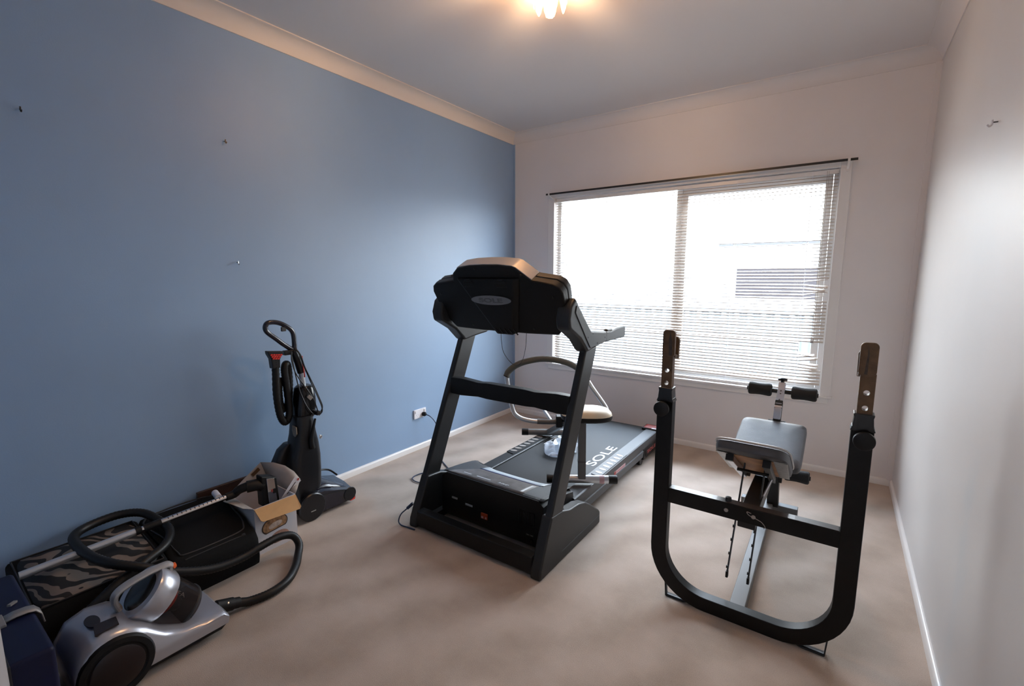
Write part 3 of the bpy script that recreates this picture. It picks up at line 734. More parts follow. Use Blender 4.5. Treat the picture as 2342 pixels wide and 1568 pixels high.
bm = nb(); tube(bm, [(0.80,-2.20,0.085),(0.785,-2.235,0.06),(0.775,-2.245,0.02),(0.80,-2.25,0.006),(0.85,-2.245,0.006),(0.90,-2.24,0.006)], 0.0038, 8, smooth=6); cyl(bm, (0.800,-2.20,0.085), (0.826,-2.18,0.115), 0.009, 10)
obj('power_cord', bm, 'cord_blue', tm)

# ================================================================= abdominal exerciser standing on the treadmill
ab = thing('exercise_seat', (1.33, -1.27, 0.1945), 'small silver exercise seat with a curved foam handlebar standing on the treadmill', 'exercise machine')
td = V((0.842,0.540,0)); ad = V((-0.70,0.714,0))
F = V((1.572,-1.546,0.2205)); Rr = V((0.985,-0.935,0.2205)); Pv = V((1.300,-1.270,0.452))
def foot(c, lab):
    bm = nb(); cyl(bm, c-td*0.18, c+td*0.18, 0.0235, 20); f_ = obj('foot_tube', bm, 'silver_tube' if lab else 'dark_metal', ab)
    for sg in (-1, 1):
        bm = nb(); lathe(bm, [(0.0,-0.05),(0.0252,-0.05),(0.026,-0.01),(0.0245,0.0),(0.0,0.0)], c+td*(sg*0.205), td*sg, 20); obj('end_cap', bm, 'black', f_)
    return f_
f1 = foot(F, True); f2 = foot(Rr, False)
bm = nb(); c = F+td*0.115; tube(bm, [c-td*0.014, c+td*0.014], 0.0242, 20); obj('paper_label', bm, 'pink_sticker', f1)
bm = nb(); bar(bm, F+V((0,0,0.0)), F+V((-0.006,0.0,0.345)), 0.044, 0.044, td); obj('seat_post', bm, 'dark_metal', ab, bevel=0.004)
bm = nb(); bar(bm, F+V((-0.003,0,0.11)), F+V((-0.003,0,0.116)), 0.047, 0.047, td); obj('post_collar', bm, 'ink', ab)
bm = nb(); bar(bm, Rr, Pv+V((0,0,-0.02)), 0.035, 0.035); obj('rear_strut', bm, 'dark_metal', ab, bevel=0.003)
bm = nb(); bar(bm, Pv+V((0,0,0.015)), F+V((-0.004,0,0.335)), 0.035, 0.035); obj('seat_beam', bm, 'dark_grey', ab, bevel=0.003)
bm = nb(); bar(bm, Pv-td*0.055, Pv-td*0.015, 0.06, 0.075); obj('pivot_block', bm, 'black', ab, bevel=0.004)
bm = nb(); bar(bm, Pv-td*0.012, Pv+td*0.055, 0.055, 0.06); pb = obj('pivot_bracket', bm, 'dark_metal', ab, bevel=0.004)
for q in (0.01, 0.035):
    bm = nb(); lathe(bm, [(0.0,0.036),(0.006,0.034),(0.008,0.026)], Pv+td*q+V((0,0,-0.012)), (0.54,-0.842,0), 12); obj('bolt', bm, 'chrome', pb)
bm = nb(); bar(bm, Pv-td*0.08+V((0,0,-0.01)), Pv-td*0.125+ad*0.06+V((0,0,0.06)), 0.014, 0.02); obj('release_lever', bm, 'silver_tube', ab, bevel=0.002)
hoop = [(1.250,-1.301,0.446),(1.177,-1.349,0.444),(1.080,-1.411,0.458),(1.030,-1.443,0.490),(1.010,-1.456,0.540),(0.992,-1.468,0.647),(0.979,-1.476,0.752)]
foam = [(0.979,-1.476,0.752),(0.990,-1.469,0.782),(1.030,-1.443,0.822),(1.095,-1.402,0.852),(1.195,-1.338,0.868),(1.315,-1.261,0.842),(1.400,-1.206,0.778),(1.425,-1.190,0.725)]
hoop2 = [(1.425,-1.190,0.725),(1.456,-1.170,0.668),(1.512,-1.134,0.575),(1.534,-1.120,0.528),(1.530,-1.122,0.495),(1.495,-1.145,0.466),(1.432,-1.185,0.452),(1.340,-1.244,0.450)]
bm = nb(); tube(bm, hoop, 0.0145, 14, smooth=5); obj('handlebar', bm, 'silver_tube', ab)
bm = nb(); tube(bm, hoop2, 0.0145, 14, smooth=5); obj('handlebar', bm, 'silver_tube', ab)
bm = nb(); tube(bm, [(1.255,-1.298,0.447),(1.215,-1.324,0.445),(1.150,-1.366,0.447)], 0.018, 14, smooth=3); obj('clamp_sleeve', bm, 'dark_metal', ab)
bm = nb(); tube(bm, foam, 0.0200, 16, smooth=6); fg = obj('foam_grip', bm, 'foam_grip', ab)
bm = nb(); d_ = (V(foam[0])-V(foam[1])).normalized(); cyl(bm, V(foam[0])-d_*0.002, V(foam[0])+d_*0.004, 0.0212, 16); obj('grip_ring', bm, 'black', fg)
# padded seat
def pad_rings(c, ex, ey, ez, rx, ry, prof, n=28, sq=2.6):
    rings = []
    for k_, h in prof:
        r = []
        for i in range(n):
            a = 2*PI*i/n; cx, sy = math.cos(a), math.sin(a)
            px = math.copysign(abs(cx)**(2/sq), cx)*rx*k_; py = math.copysign(abs(sy)**(2/sq), sy)*ry*k_
            r.append(V(c)+ex*px+ey*py+ez*h)
        rings.append(r)
    return rings
ez = V((0,0,1)); ey = V((-0.540,0.842,0)); sc_ = F+V((0.0,0.04,0.375))
bm = nb(); loft(bm, pad_rings(sc_, td, ey, ez, 0.150, 0.105, [(0.88,-0.020),(0.97,-0.014),(1.0,0.0),(0.985,0.012)])); st = obj('seat_base', bm, 'black', ab)
bm = nb(); loft(bm, pad_rings(sc_, td, ey, ez, 0.150, 0.105, [(0.985,0.011),(0.965,0.022),(0.88,0.036),(0.7,0.045),(0.35,0.049)])); obj('seat_cushion', bm, 'cream_vinyl', st)

# plastic bag on the belt
bm = nb(); bmesh.ops.create_icosphere(bm, subdivisions=4, radius=1.0)
rnd = random.Random(3)
from mathutils import noise as NZ
for v in bm.verts:
    p = v.co.copy(); d = NZ.noise(p*1.7)*0.35+NZ.noise(p*3.1)*0.14+NZ.noise(p*6)*0.05
    r = 1+d
    v.co = V((1.215+0.105*p.x*r-0.03*p.y, -1.135+0.135*p.y*r+0.03*p.x, 0.1835+max(0.0, (p.z*r+0.25)*0.052+0.03*NZ.noise(p*3+V((5,0,0))))*(1.0 if p.z > -0.3 else 0.2)))
o = obj('plastic_bag', bm, 'bag', None, angle=25); tag(o, 'crumpled clear plastic bag lying on the treadmill belt', 'plastic bag')

# ================================================================= weight bench with rack
wb = thing('weight_bench', (2.495, -1.5, 0), 'worn black weight bench with a U shaped barbell rack and grey pads', 'weight bench')
RY0, RY1 = -1.985, -1.938
RXL, RXR, RT = 2.131, 2.861, 0.0645
def ushape(x0, x1, z0, z1, R, n=12):
    p = [(x0, z1)]
    for k in range(n+1): a = PI+PI/2*k/n; p.append((x0+R+R*math.cos(a), z0+R+R*math.sin(a)))
    for k in range(n+1): a = 3*PI/2+PI/2*k/n; p.append((x1-R+R*math.cos(a), z0+R+R*math.sin(a)))
    return p+[(x1, z1)]
outer = ushape(RXL, RXR, 0.0, 0.893, 0.235); inner = ushape(RXL+RT, RXR-RT, 0.060, 0.893, 0.172)
bm = nb(); A = []
for (a, b), (c, d) in zip(outer, inner):
    A.append([(a,RY0,b),(c,RY0,d),(c,RY1,d),(a,RY1,b)])
loft(bm, A); rk = obj('rack_frame', bm, 'rack_black', wb, bevel=0.003)
bm = nb(); box(bm, RXL+RT-0.001, RXR-RT+0.001, RY0+0.001, RY1-0.001, 0.440, 0.504); cbx = obj('rack_crossbar', bm, 'rack_black', wb, bevel=0.003)
bm = nb(); box(bm, RXL+RT+0.004, RXR-RT-0.004, RY0+0.004, RY1-0.004, 0.5035, 0.5046); obj('worn_top', bm, 'bar_top', cbx, label='worn shiny top of the crossbar')
for x in (2.425, 2.523):
    bm = nb(); lathe(bm, [(0.0,0.004),(0.006,0.0035),(0.0085,0.0)], (x, RY0+0.0015, 0.473), (0,-1,0), 16); obj('bolt', bm, 'wash', cbx)
bm = nb(); tube(bm, [(2.515,-1.9865,0.487),(2.500,-1.9875,0.49),(2.508,-1.9875,0.478),(2.535,-1.988,0.47),(2.553,-1.989,0.463),(2.566,-1.99,0.448),(2.560,-1.989,0.440)], 0.0014, 6, smooth=4); obj('loose_string', bm, 'wash', cbx)
bm = nb(); lathe(bm, [(0.0,0.016),(0.011,0.014),(0.013,0.0)], (2.427,-1.958,0.504), seg=14); obj('bolt', bm, 'rod_black', cbx)
for s, xc in ((1, RXL+RT/2), (-1, RXR-RT/2)):
    z0 = 0.80; pts = [(-0.022,0.0),(0.022,0.0),(0.022,0.275),(-0.022,0.275)]
    bm = nb(); holed(bm, pts, [(0, 0.157, 0.009), (0, 0.210, 0.009)], (xc, -1.9615, z0), (1,0,0), (0,0,1), 0.034)
    ps = obj('bar_post', bm, 'rust', wb, bevel=0.002, angle=30)
    cap = rrect(0.050, 0.112, 0.014, 4, 0, 1.124)
    bm = nb(); prism(bm, [(xc+u+s*0.004, v) for u, v in cap], 'y', -1.985, -1.966); cr_ = obj('bar_cradle', bm, 'rust', ps, bevel=0.003)
    bm = nb(); plate(bm, [(xc+s*0.010-0.003,-1.9855,1.075),(xc+s*0.012+0.008,-1.9855,1.073),(xc+s*0.010+0.007,-1.9855,1.14),(xc+s*0.009+0.001,-1.9855,1.172),(xc+s*0.006-0.002,-1.9855,1.14)], (0,-1,0), 0.0008); obj('rust_streak', bm, 'rust_dark', cr_)
    bm = nb(); prism(bm, [(xc-0.018+s*0.012, 1.055),(xc+0.018+s*0.012, 1.055),(xc+0.018+s*0.014, 1.135),(xc+0.010+s*0.014, 1.148),(xc-0.012+s*0.014,1.148),(xc-0.018+s*0.014,1.135)], 'y', -1.930, -1.915); prism(bm, [(-1.966,1.066),(-1.930,1.055),(-1.915,1.055),(-1.915,1.075),(-1.930,1.072),(-1.966,1.080)], 'x', xc-0.018+s*0.01, xc+0.018+s*0.01)
    obj('cradle_hook', bm, 'rust', ps, bevel=0.002)
    bm = nb(); prism(bm, [(xc-0.036,0.878),(xc-0.030,0.893),(xc-0.027,0.925),(xc-0.030,0.938),(xc+0.030,0.938),(xc+0.027,0.925),(xc+0.030,0.893),(xc+0.036,0.878)], 'y', RY0-0.003, RY1+0.003); obj('post_collar', bm, 'rod_black', wb, bevel=0.003)
    bm = nb(); lathe(bm, [(0.010,0.0),(0.010,0.012),(0.029,0.014),(0.032,0.020),(0.031,0.032),(0.024,0.036),(0.0,0.037)], (xc-s*0.006, RY0, 0.852), (0,-1,0), 28); obj('locking_knob', bm, 'black', wb, bevel=0.001)
# flat strap feet at the two rounded corners
for s, x in ((1, 2.203), (-1, 2.789)):
    bm = nb(); P = [(x-s*0.006, -1.962, 0.088),(x, -1.962, 0.004),(x+s*0.004, -1.962, 0.002),(x+s*0.075, -1.962, 0.003),(x+s*0.10,-1.962,0.012)]
    rows = []
    for q in P: rows.append([(q[0],q[1]-0.014,q[2]),(q[0],q[1]+0.014,q[2])])
    vs = [[bm.verts.new(V(p)) for p in r] for r in rows]
    for A_, B_ in zip(vs, vs[1:]): bm.faces.new((A_[0],A_[1],B_[1],B_[0]))
    o = obj('strap_foot', bm, 'charcoal', wb); so = o.modifiers.new('solid','SOLIDIFY'); so.thickness = 0.004; so.offset = 0
BXc = 2.495
bm = nb(); box(bm, 2.462, 2.528, RY1, -0.985, 0.395, 0.455); obj('bench_beam', bm, 'charcoal', wb, bevel=0.004)
bm = nb(); bar(bm, (2.483,RY1,0.026), (2.468,-0.84,0.026), 0.060, 0.050); obj('floor_spine', bm, 'dark_metal', wb, bevel=0.004)
bm = nb(); box(bm, 2.325, 2.625, -0.86, -0.81, 0.0, 0.050); obj('rear_foot', bm, 'dark_metal', wb, bevel=0.003)
bm = nb(); bar(bm, (2.495,-0.835,0.04), (2.495,-1.02,0.47), 0.060, 0.05, (0,1,0)); obj('rear_leg', bm, 'charcoal', wb, bevel=0.003)
# backrest: hinged low at the seat, raised towards the rack
bd_ = V((0,-0.8774,0.4797)); bnr = V((0,0.4797,0.8774)); bx_ = V((1,0,0))
blo = V((2.483,-1.455,0.502)); bhi = V((2.479,-1.905,0.748)); bc = (blo+bhi)/2; blen = (bhi-blo).length
bm = nb(); loft(bm, pad_rings(bc, bx_, bd_, bnr, 0.138, blen/2, [(0.93,-0.050),(0.98,-0.044),(1.0,-0.026),(0.985,-0.012),(0.93,-0.006),(0.8,-0.003)], 48, 5.5)); br_ = obj('backrest', bm, 'vinyl', wb)
bm = nb(); P = pad_rings(bc, bx_, bd_, bnr, 0.138, blen/2, [(1.003,-0.006)], 48, 5.5)[0]; tube(bm, P, 0.005, 6, closed=True); obj('piping', bm, 'vinyl_light', br_)
bm = nb(); plate(bm, [bc+bx_*a+bd_*b-bnr*0.0505 for a, b in ((-0.088,-0.21),(0.105,-0.21),(0.105,0.17),(0.06,0.18),(0.02,0.165),(-0.03,0.185),(-0.075,0.17),(-0.088,0.12))], -bnr, 0.002); obj('plywood_base', bm, 'plywood', br_)
bm = nb()
for a0, a1 in ((-0.128,-0.09),(0.085,0.126)): plate(bm, [bc+bx_*a0+bd_*-0.215-bnr*0.050, bc+bx_*a1+bd_*-0.215-bnr*0.050, bc+bx_*(a1+0.008)+bd_*0.20-bnr*0.051, bc+bx_*a0+bd_*0.20-bnr*0.050], -bnr, 0.004)
obj('vinyl_tuck', bm, 'vinyl_silver', br_, bevel=0.002)
for a in (-0.075, 0.062):
    bm = nb(); bar(bm, bc+bx_*a+bd_*0.175-bnr*0.066, bc+bx_*a*0.9-bd_*0.26-bnr*0.066, 0.026, 0.026, bnr); rr_ = obj('back_rail', bm, 'steel' if a < 0 else 'dark_metal', br_, bevel=0.002)
    bm = nb(); bar(bm, bc+bx_*a+bd_*0.183-bnr*0.066, bc+bx_*a+bd_*0.160-bnr*0.066, 0.029, 0.029, bnr); obj('rail_cap', bm, 'rod_black', rr_)
bm = nb(); cyl(bm, bc+bx_*-0.062+bd_*0.02-bnr*0.086, bc+bx_*0.062+bd_*0.02-bnr*0.086, 0.007, 10); obj('prop_rod', bm, 'rod_black', br_)
# notched prop straps hanging behind the crossbar
for xa, xb in ((2.445, 2.426), (2.525, 2.508)):
    bm = nb(); a, b = V((xa,-1.715,0.585)), V((xb,-1.862,0.128)); bar(bm, a, b, 0.006, 0.014, (0,1,0))
    for k in range(5):
        p = a+(b-a)*(0.45+k*0.12); bar(bm, p+V((-0.004,-0.006,0.006)), p+V((-0.004,-0.006,-0.006)), 0.006, 0.006, (0,1,0))
    stp = obj('prop_strap', bm, 'rod_black', wb)
    bm = nb(); bar(bm, b+V((0,0,0.016)), b-V((0,0,0.012)), 0.010, 0.018, (0,1,0)); obj('strap_tip', bm, 'black', stp, bevel=0.002)
bm = nb(); bar(bm, (2.55,-1.50,0.50), (2.51,-1.84,0.42), 0.004, 0.016, (0,0,1)); obj('support_strap', bm, 'steel', wb)
for x in (2.432, 2.566):
    sg = -1 if x < 2.495 else 1
    bm = nb(); cyl(bm, (2.495+sg*0.03, -1.47, 0.465), (x, -1.47, 0.465), 0.008, 10); bar(bm, (x,-1.47,0.495), (x,-1.47,0.435), 0.016, 0.022, (0,1,0)); obj('wing_knob', bm, 'rod_black', wb, bevel=0.002)
bm = nb(); box(bm, 2.40, 2.59, -1.475, -1.445, 0.498, 0.515); obj('hinge_bracket', bm, 'rod_black', wb, bevel=0.002)
# seat
sd = V((0,0.962,0.273)); sn = V((0,-0.273,0.962)); slo = V((2.485,-1.42,0.502)); shi = V((2.485,-1.03,0.612)); sc2 = (slo+shi)/2
bm = nb(); loft(bm, pad_rings(sc2, bx_, sd, sn, 0.158, (shi-slo).length/2, [(0.92,-0.048),(0.98,-0.042),(1.0,-0.025),(0.99,-0.008),(0.95,0.0),(0.8,0.006),(0.4,0.008)], 48, 11.0)); sp_ = obj('seat', bm, 'vinyl', wb)
bm = nb(); box(bm, 2.47, 2.52, -1.25, -0.98, 0.498, 0.535); obj('seat_bracket', bm, 'rod_black', wb)
# leg developer
lv = [(BXc,-0.862,0.250),(BXc,-0.925,0.36),(BXc,-0.99,0.47),(BXc,-1.012,0.55),(BXc,-1.008,0.62),(BXc,-0.985,0.675),(BXc,-0.935,0.715),(BXc,-0.885,0.755),(BXc,-0.862,0.790)]
bm = nb(); P = smooth_path(lv, 4); rings = []
for i, p in enumerate(P):
    d = (P[min(i+1,len(P)-1)]-P[max(i-1,0)]).normalized(); u = V((0,1,0)); u = (u-d*u.dot(d)).normalized() if abs(d.y) < 0.95 else V((0,0,1)); w = V((1,0,0))
    rings.append([p+w*a*0.018+u*b*0.016 for a, b in ((-1,-1),(1,-1),(1,1),(-1,1))])
loft(bm, rings); ll = obj('leg_lever', bm, 'steel', wb, bevel=0.003)
bm = nb()
for y, z in ((-0.900,0.742),(-0.915,0.728),(-0.955,0.702)): cyl(bm, (BXc, y, z), (BXc, y-0.012, z+0.014), 0.004, 8)
obj('lever_holes', bm, 'ink', ll)
bm = nb(); P = [V((BXc,-0.985+0.001,0.675)), V((BXc,-1.012,0.60)), V((BXc,-1.014,0.55))]; bar(bm, (BXc,-0.955,0.700), P[0], 0.0375, 0.036, (0,1,0)); bar(bm, P[0], P[1], 0.0375, 0.036, (0,1,0)); bar(bm, P[1], V((BXc,-0.99,0.47)), 0.0375, 0.036, (0,1,0)); obj('lever_sleeve', bm, 'black', wb, bevel=0.003)
bm = nb(); lathe(bm, [(0.008,0.0),(0.010,0.018),(0.024,0.020),(0.026,0.026),(0.020,0.032),(0.0,0.033)], (BXc,-0.860,0.785), (0,0.35,0.94), 20); obj('lever_knob', bm, 'black_gloss', wb)
bm = nb()
for sg in (-1, 1): cyl(bm, (BXc+sg*0.018,-1.012,0.60), (BXc+sg*0.042,-1.012,0.60), 0.008, 10); cyl(bm, (BXc+sg*0.032,-1.012,0.605), (BXc+sg*0.030,-1.03,0.52), 0.003, 6)
obj('pivot_pin', bm, 'rod_black', wb)
def roller(y, z):
    bm = nb(); cyl(bm, (2.318, y, z), (2.674, y, z), 0.013, 14); ax = obj('roller_bar', bm, 'rod_black', wb)
    for x0, x1 in ((2.325, 2.447), (2.545, 2.668)):
        L_ = x1-x0; prof = [(0.0,0.0),(0.028,0.0),(0.035,0.005),(0.0365,0.015),(0.034,L_*0.35),(0.033,L_*0.5),(0.034,L_*0.65),(0.0365,L_-0.015),(0.035,L_-0.005),(0.028,L_),(0.0,L_)]
        bm = nb(); lathe(bm, prof, (x0, y, z), (1,0,0), 24); obj('foam_roller', bm, 'foam', ax)
roller(-0.880, 0.745); roller(-0.862, 0.255)

# ================================================================= carpet cleaner by the blue wall
cc = thing('carpet_cleaner', (0.20, -2.40, 0), 'tall black upright carpet cleaner with wrapped hose standing against the blue wall', 'carpet cleaner')
hp = [(-2.545,0.030),(-2.555,0.10),(-2.48,0.150),(-2.42,0.152),(-2.33,0.124),(-2.26,0.100),(-2.225,0.088),(-2.212,0.066),(-2.212,0.024)]
def headring(x, dy, k=1.0): return [(x, y+dy*max(0,(y+2.555)/0.34), 0.024+(z-0.024)*k) for y, z in hp]
bm = nb(); loft(bm, [headring(0.338,0.0,0.96), headring(0.330,0.0), headring(0.20,0.035,1.0), headring(0.060,0.05,1.0), headring(0.050,0.05,0.96)]); hd = obj('cleaner_head', bm, 'purple_black', cc, angle=30)
bm = nb(); rings = []
for x, k in ((0.300,0.2),(0.285,0.75),(0.23,1.0),(0.15,1.0),(0.10,0.75),(0.085,0.2)):
    rings.append([(x,-2.44,0.14),(x,-2.44,0.150+0.030*k),(x,-2.38,0.142+0.036*k),(x,-2.31,0.118+0.028*k),(x,-2.25,0.098+0.012*k),(x,-2.24,0.08)])
loft(bm, rings); obj('tinted_hood', bm, 'purple_black', hd, angle=50)
bm = nb(); tube(bm, [(0.10,-2.36,0.170),(0.08,-2.30,0.168),(0.085,-2.225,0.148),(0.14,-2.20,0.118)], 0.006, 8, smooth=4); obj('hood_rim', bm, 'rod_black', hd)
bm = nb(); bar(bm, (0.3395,-2.43,0.128), (0.3395,-2.25,0.096), 0.002, 0.003); obj('edge_highlight', bm, 'dark_grey', hd)
bm = nb(); lathe(bm, [(0.0,0.0),(0.040,0.0),(0.043,0.004),(0.04,0.008),(0.0,0.008)], (0.336,-2.250,0.065), (1,0,0), 24); obj('brush_hub', bm, 'cleaner_black', hd)
bm = nb(); box(bm, 0.331, 0.3415, -2.252, -2.216, 0.018, 0.036); obj('release_tab', bm, 'red', hd, bevel=0.002)
for x0 in (0.055, 0.318):
    bm = nb(); lathe(bm, [(0.0,0.0),(0.045,0.0),(0.055,0.004),(0.078,0.002),(0.082,0.008),(0.082,0.022),(0.076,0.028),(0.0,0.028)], (x0,-2.500,0.082), (1,0,0), 28); wl = obj('wheel', bm, 'cleaner_black', cc)
    if x0 > 0.2:
        bm = nb(); box(bm, x0+0.027, x0+0.0295, -2.515, -2.485, 0.058, 0.063); obj('wheel_mark', bm, 'grey_print', wl)
def crings(data, r=0.03, n=5):
    return [[(x, y, z) for x, y in rrect(x1-x0, y1-y0, min(r, (x1-x0)/2.1, (y1-y0)/2.1), n, (x0+x1)/2, (y0+y1)/2)] for z, x0, x1, y0, y1 in data]
bm = nb(); loft(bm, crings([(0.035,0.14,0.30,-2.54,-2.45),(0.10,0.12,0.300,-2.56,-2.42),(0.18,0.12,0.298,-2.568,-2.395),(0.27,0.12,0.292,-2.565,-2.385),(0.355,0.125,0.286,-2.560,-2.381),(0.43,0.14,0.282,-2.535,-2.386),(0.49,0.145,0.278,-2.522,-2.395),(0.56,0.145,0.274,-2.512,-2.403),(0.60,0.145,0.270,-2.508,-2.408)], 0.04)); bdy = obj('cleaner_body', bm, 'cleaner_black', cc, angle=50)
bm = nb(); loft(bm, crings([(0.585,0.15,0.262,-2.500,-2.395),(0.64,0.148,0.264,-2.498,-2.378),(0.70,0.15,0.262,-2.488,-2.378),(0.755,0.155,0.258,-2.478,-2.385),(0.770,0.165,0.248,-2.465,-2.395)], 0.035)); tk = obj('water_tank', bm, 'black_gloss', cc, angle=50)
bm = nb(); loft(bm, crings([(0.22,0.118,0.20,-2.620,-2.54),(0.33,0.12,0.20,-2.622,-2.53),(0.41,0.13,0.20,-2.585,-2.52),(0.44,0.14,0.20,-2.55,-2.51)], 0.02)); obj('motor_bulge', bm, 'cleaner_black', bdy, angle=50)
bm = nb(); P = [(0.222,-2.5195,0.552),(0.262,-2.5195,0.548),(0.268,-2.522,0.51),(0.250,-2.523,0.490),(0.232,-2.523,0.498),(0.222,-2.522,0.525)]; plate(bm, P, (0,-1,0.1), 0.006); obj('maker_badge', bm, 'tan_badge', bdy, bevel=0.001)
bm = nb(); tube(bm, [(0.288,-2.42,0.58),(0.291,-2.44,0.52),(0.293,-2.455,0.46),(0.291,-2.45,0.41)], lambda t: 0.006+0.010*t, 10, smooth=4); obj('foot_pedal', bm, 'black', bdy)
bm = nb(); lathe(bm, [(0.0,0.006),(0.010,0.004),(0.013,0.0)], (0.286,-2.392,0.462), (0.9,0.3,0.1), 14); obj('rivet', bm, 'chrome', bdy)
bm = nb(); cyl(bm, (0.20,-2.430,0.765), (0.20,-2.4385,0.862), 0.016, 16); obj('stem_tube', bm, 'silver_tube', cc)
bm = nb(); tube(bm, [(0.20,-2.436,0.845),(0.20,-2.452,0.91),(0.20,-2.478,0.985)], 0.022, 14); obj('stem_sleeve', bm, 'cleaner_black', cc)
hl = [(0.20,-2.474,0.985),(0.20,-2.467,1.03),(0.20,-2.474,1.085),(0.20,-2.505,1.118),(0.20,-2.555,1.144),(0.20,-2.605,1.148),(0.20,-2.624,1.128),(0.20,-2.617,1.098),(0.20,-2.573,1.058),(0.20,-2.520,1.012)]
bm = nb(); tube(bm, hl, 0.0135, 14, smooth=6, closed=True); hn = obj('carry_handle', bm, 'purple_black', cc)
bm = nb(); box(bm, 0.193, 0.207, -2.538, -2.512, 1.093, 1.118); obj('trigger', bm, 'grey_plastic', hn, bevel=0.003)
bm = nb(); box(bm, 0.185, 0.215, -2.535, -2.478, 0.958, 0.985); obj('cord_hook', bm, 'cleaner_black', cc, bevel=0.005)
bm = nb(); box(bm, 0.20, 0.30, -2.415, -2.385, 0.595, 0.62); obj('cord_hook', bm, 'cleaner_black', cc, bevel=0.008)
hs = [(0.205,-2.592,0.952),(0.205,-2.588,0.884),(0.205,-2.592,0.749),(0.205,-2.582,0.635),(0.204,-2.562,0.582),(0.203,-2.540,0.585),(0.203,-2.524,0.64),(0.20,-2.530,0.788),(0.197,-2.534,0.875),(0.19,-2.520,0.905),(0.18,-2.502,0.885),(0.178,-2.500,0.78),(0.178,-2.515,0.68),(0.178,-2.545,0.645),(0.18,-2.562,0.68),(0.182,-2.566,0.76),(0.17,-2.55,0.83)]
bm = nb(); tube(bm, hs, 0.0205, 14, smooth=10, ridges=0.10); obj('suction_hose', bm, 'hose', cc, angle=80)
bm = nb(); prism(bm, [(-2.632,0.996),(-2.547,0.986),(-2.549,0.972),(-2.566,0.945),(-2.569,0.895),(-2.612,0.895),(-2.616,0.950),(-2.630,0.978)], 'x', 0.186, 0.224); nz = obj('hose_nozzle', bm, 'cleaner_black', cc, bevel=0.005)
bm = nb()
for r_ in range(3):
    for c_ in range(5-r_):
        y = -2.620+0.0135*c_+0.005*r_; z = 0.978-0.011*r_-0.0016*c_; box(bm, 0.2235, 0.2275, y, y+0.011, z-0.008, z)
obj('nozzle_grille', bm, 'red', nz)
def cord(pts, name='power_cable', m='rod_black', r=0.0032):
    bm = nb(); tube(bm, pts, r, 7, smooth=6); return obj(name, bm, m, cc)
cord([(0.225,-2.50,0.975),(0.24,-2.512,0.93),(0.25,-2.50,0.86),(0.27,-2.47,0.79),(0.285,-2.44,0.73),(0.292,-2.42,0.68),(0.295,-2.405,0.62),(0.285,-2.39,0.595)])
cord([(0.215,-2.475,0.992),(0.235,-2.462,0.96),(0.245,-2.448,0.90),(0.26,-2.42,0.80),(0.28,-2.398,0.72),(0.29,-2.378,0.65),(0.29,-2.375,0.612),(0.28,-2.39,0.59)])
cord([(0.215,-2.472,0.995),(0.24,-2.455,0.95),(0.25,-2.44,0.88),(0.27,-2.405,0.77),(0.282,-2.385,0.70),(0.288,-2.37,0.64),(0.27,-2.375,0.60)])
cord([(0.225,-2.505,0.97),(0.232,-2.498,0.90),(0.24,-2.49,0.82),(0.25,-2.478,0.74),(0.275,-2.46,0.66),(0.285,-2.43,0.61),(0.28,-2.40,0.60)])
cord([(0.225,-2.44,0.945),(0.228,-2.442,0.91),(0.225,-2.436,0.875),(0.23,-2.437,0.85),(0.23,-2.435,0.82)], 'wire', 'wire_red', 0.004)
bm = nb(); bar(bm, (0.285,-2.455,0.722), (0.29,-2.437,0.70), 0.012, 0.02); obj('cable_clip', bm, 'grey_print', cc, bevel=0.002)

# ================================================================= cases along the blue wall
def soft_case(bm, prof, y0, y1, r=0.03):
    rings = []
    cx = sum(p[0] for p in prof)/len(prof); cz = sum(p[1] for p in prof)/len(prof)
    for y, k in ((y0,0.93),(y0+0.008,0.98),(y0+0.03,1.0),(y1-0.03,1.0),(y1-0.008,0.98),(y1,0.93)):
        rings.append([(cx+(x-cx)*k, y, max(0.0, cz+(z-cz)*k) if z > 0.012 else 0.0) for x, z in prof])
    return loft(bm, rings)
prof = [(0.036,0.0),(0.032,0.03),(0.032,0.20),(0.038,0.228),(0.058,0.245),(0.15,0.236),(0.30,0.214),(0.40,0.196),(0.438,0.182),(0.458,0.155),(0.470,0.10),(0.472,0.03),(0.464,0.0)]
zc = thing('suitcase', (0.25, -3.44, 0), 'black suitcase with a zebra print top lying by the wall beside the blue case', 'suitcase', )
bm = nb(); soft_case(bm, prof, -3.665, -3.235); obj('case_body', bm, 'suit_black', zc, angle=40)
def topz(x):
    for (xa, za), (xb, zb) in zip(prof[4:9], prof[5:10]):
        if xa <= x <= xb: return za+(zb-za)*(x-xa)/(xb-xa)
    return 0.2
bm = nb(); rows = []
for i in range(15):
    x = 0.072+(0.428-0.072)*i/14; e = abs(2*i/14-1); ins = 0.018*max(0,(e-0.8)/0.2)
    rows.append([bm.verts.new(V((x, y, topz(x)+0.0025))) for y in (-3.640+ins,-3.55,-3.45,-3.35,-3.258-ins)])
for A_, B_ in zip(rows, rows[1:]):
    for j in range(4): bm.faces.new((A_[j],A_[j+1],B_[j+1],B_[j]))
o = obj('zebra_panel', bm, 'zebra', zc); so = o.modifiers.new('solid','SOLIDIFY'); so.thickness = 0.003
bm = nb(); tube(bm, [(0.062,-3.648,topz(0.062)),(0.43,-3.648,0.190),(0.43,-3.25,0.190),(0.062,-3.25,topz(0.062))], 0.005, 8, closed=True); obj('piping', bm, 'suit_trim', zc)
prof2 = [(0.044,0.0),(0.042,0.03),(0.042,0.19),(0.046,0.22),(0.058,0.236),(0.15,0.232),(0.30,0.212),(0.37,0.196),(0.405,0.176),(0.43,0.165),(0.475,0.150),(0.497,0.12),(0.502,0.03),(0.494,0.0)]
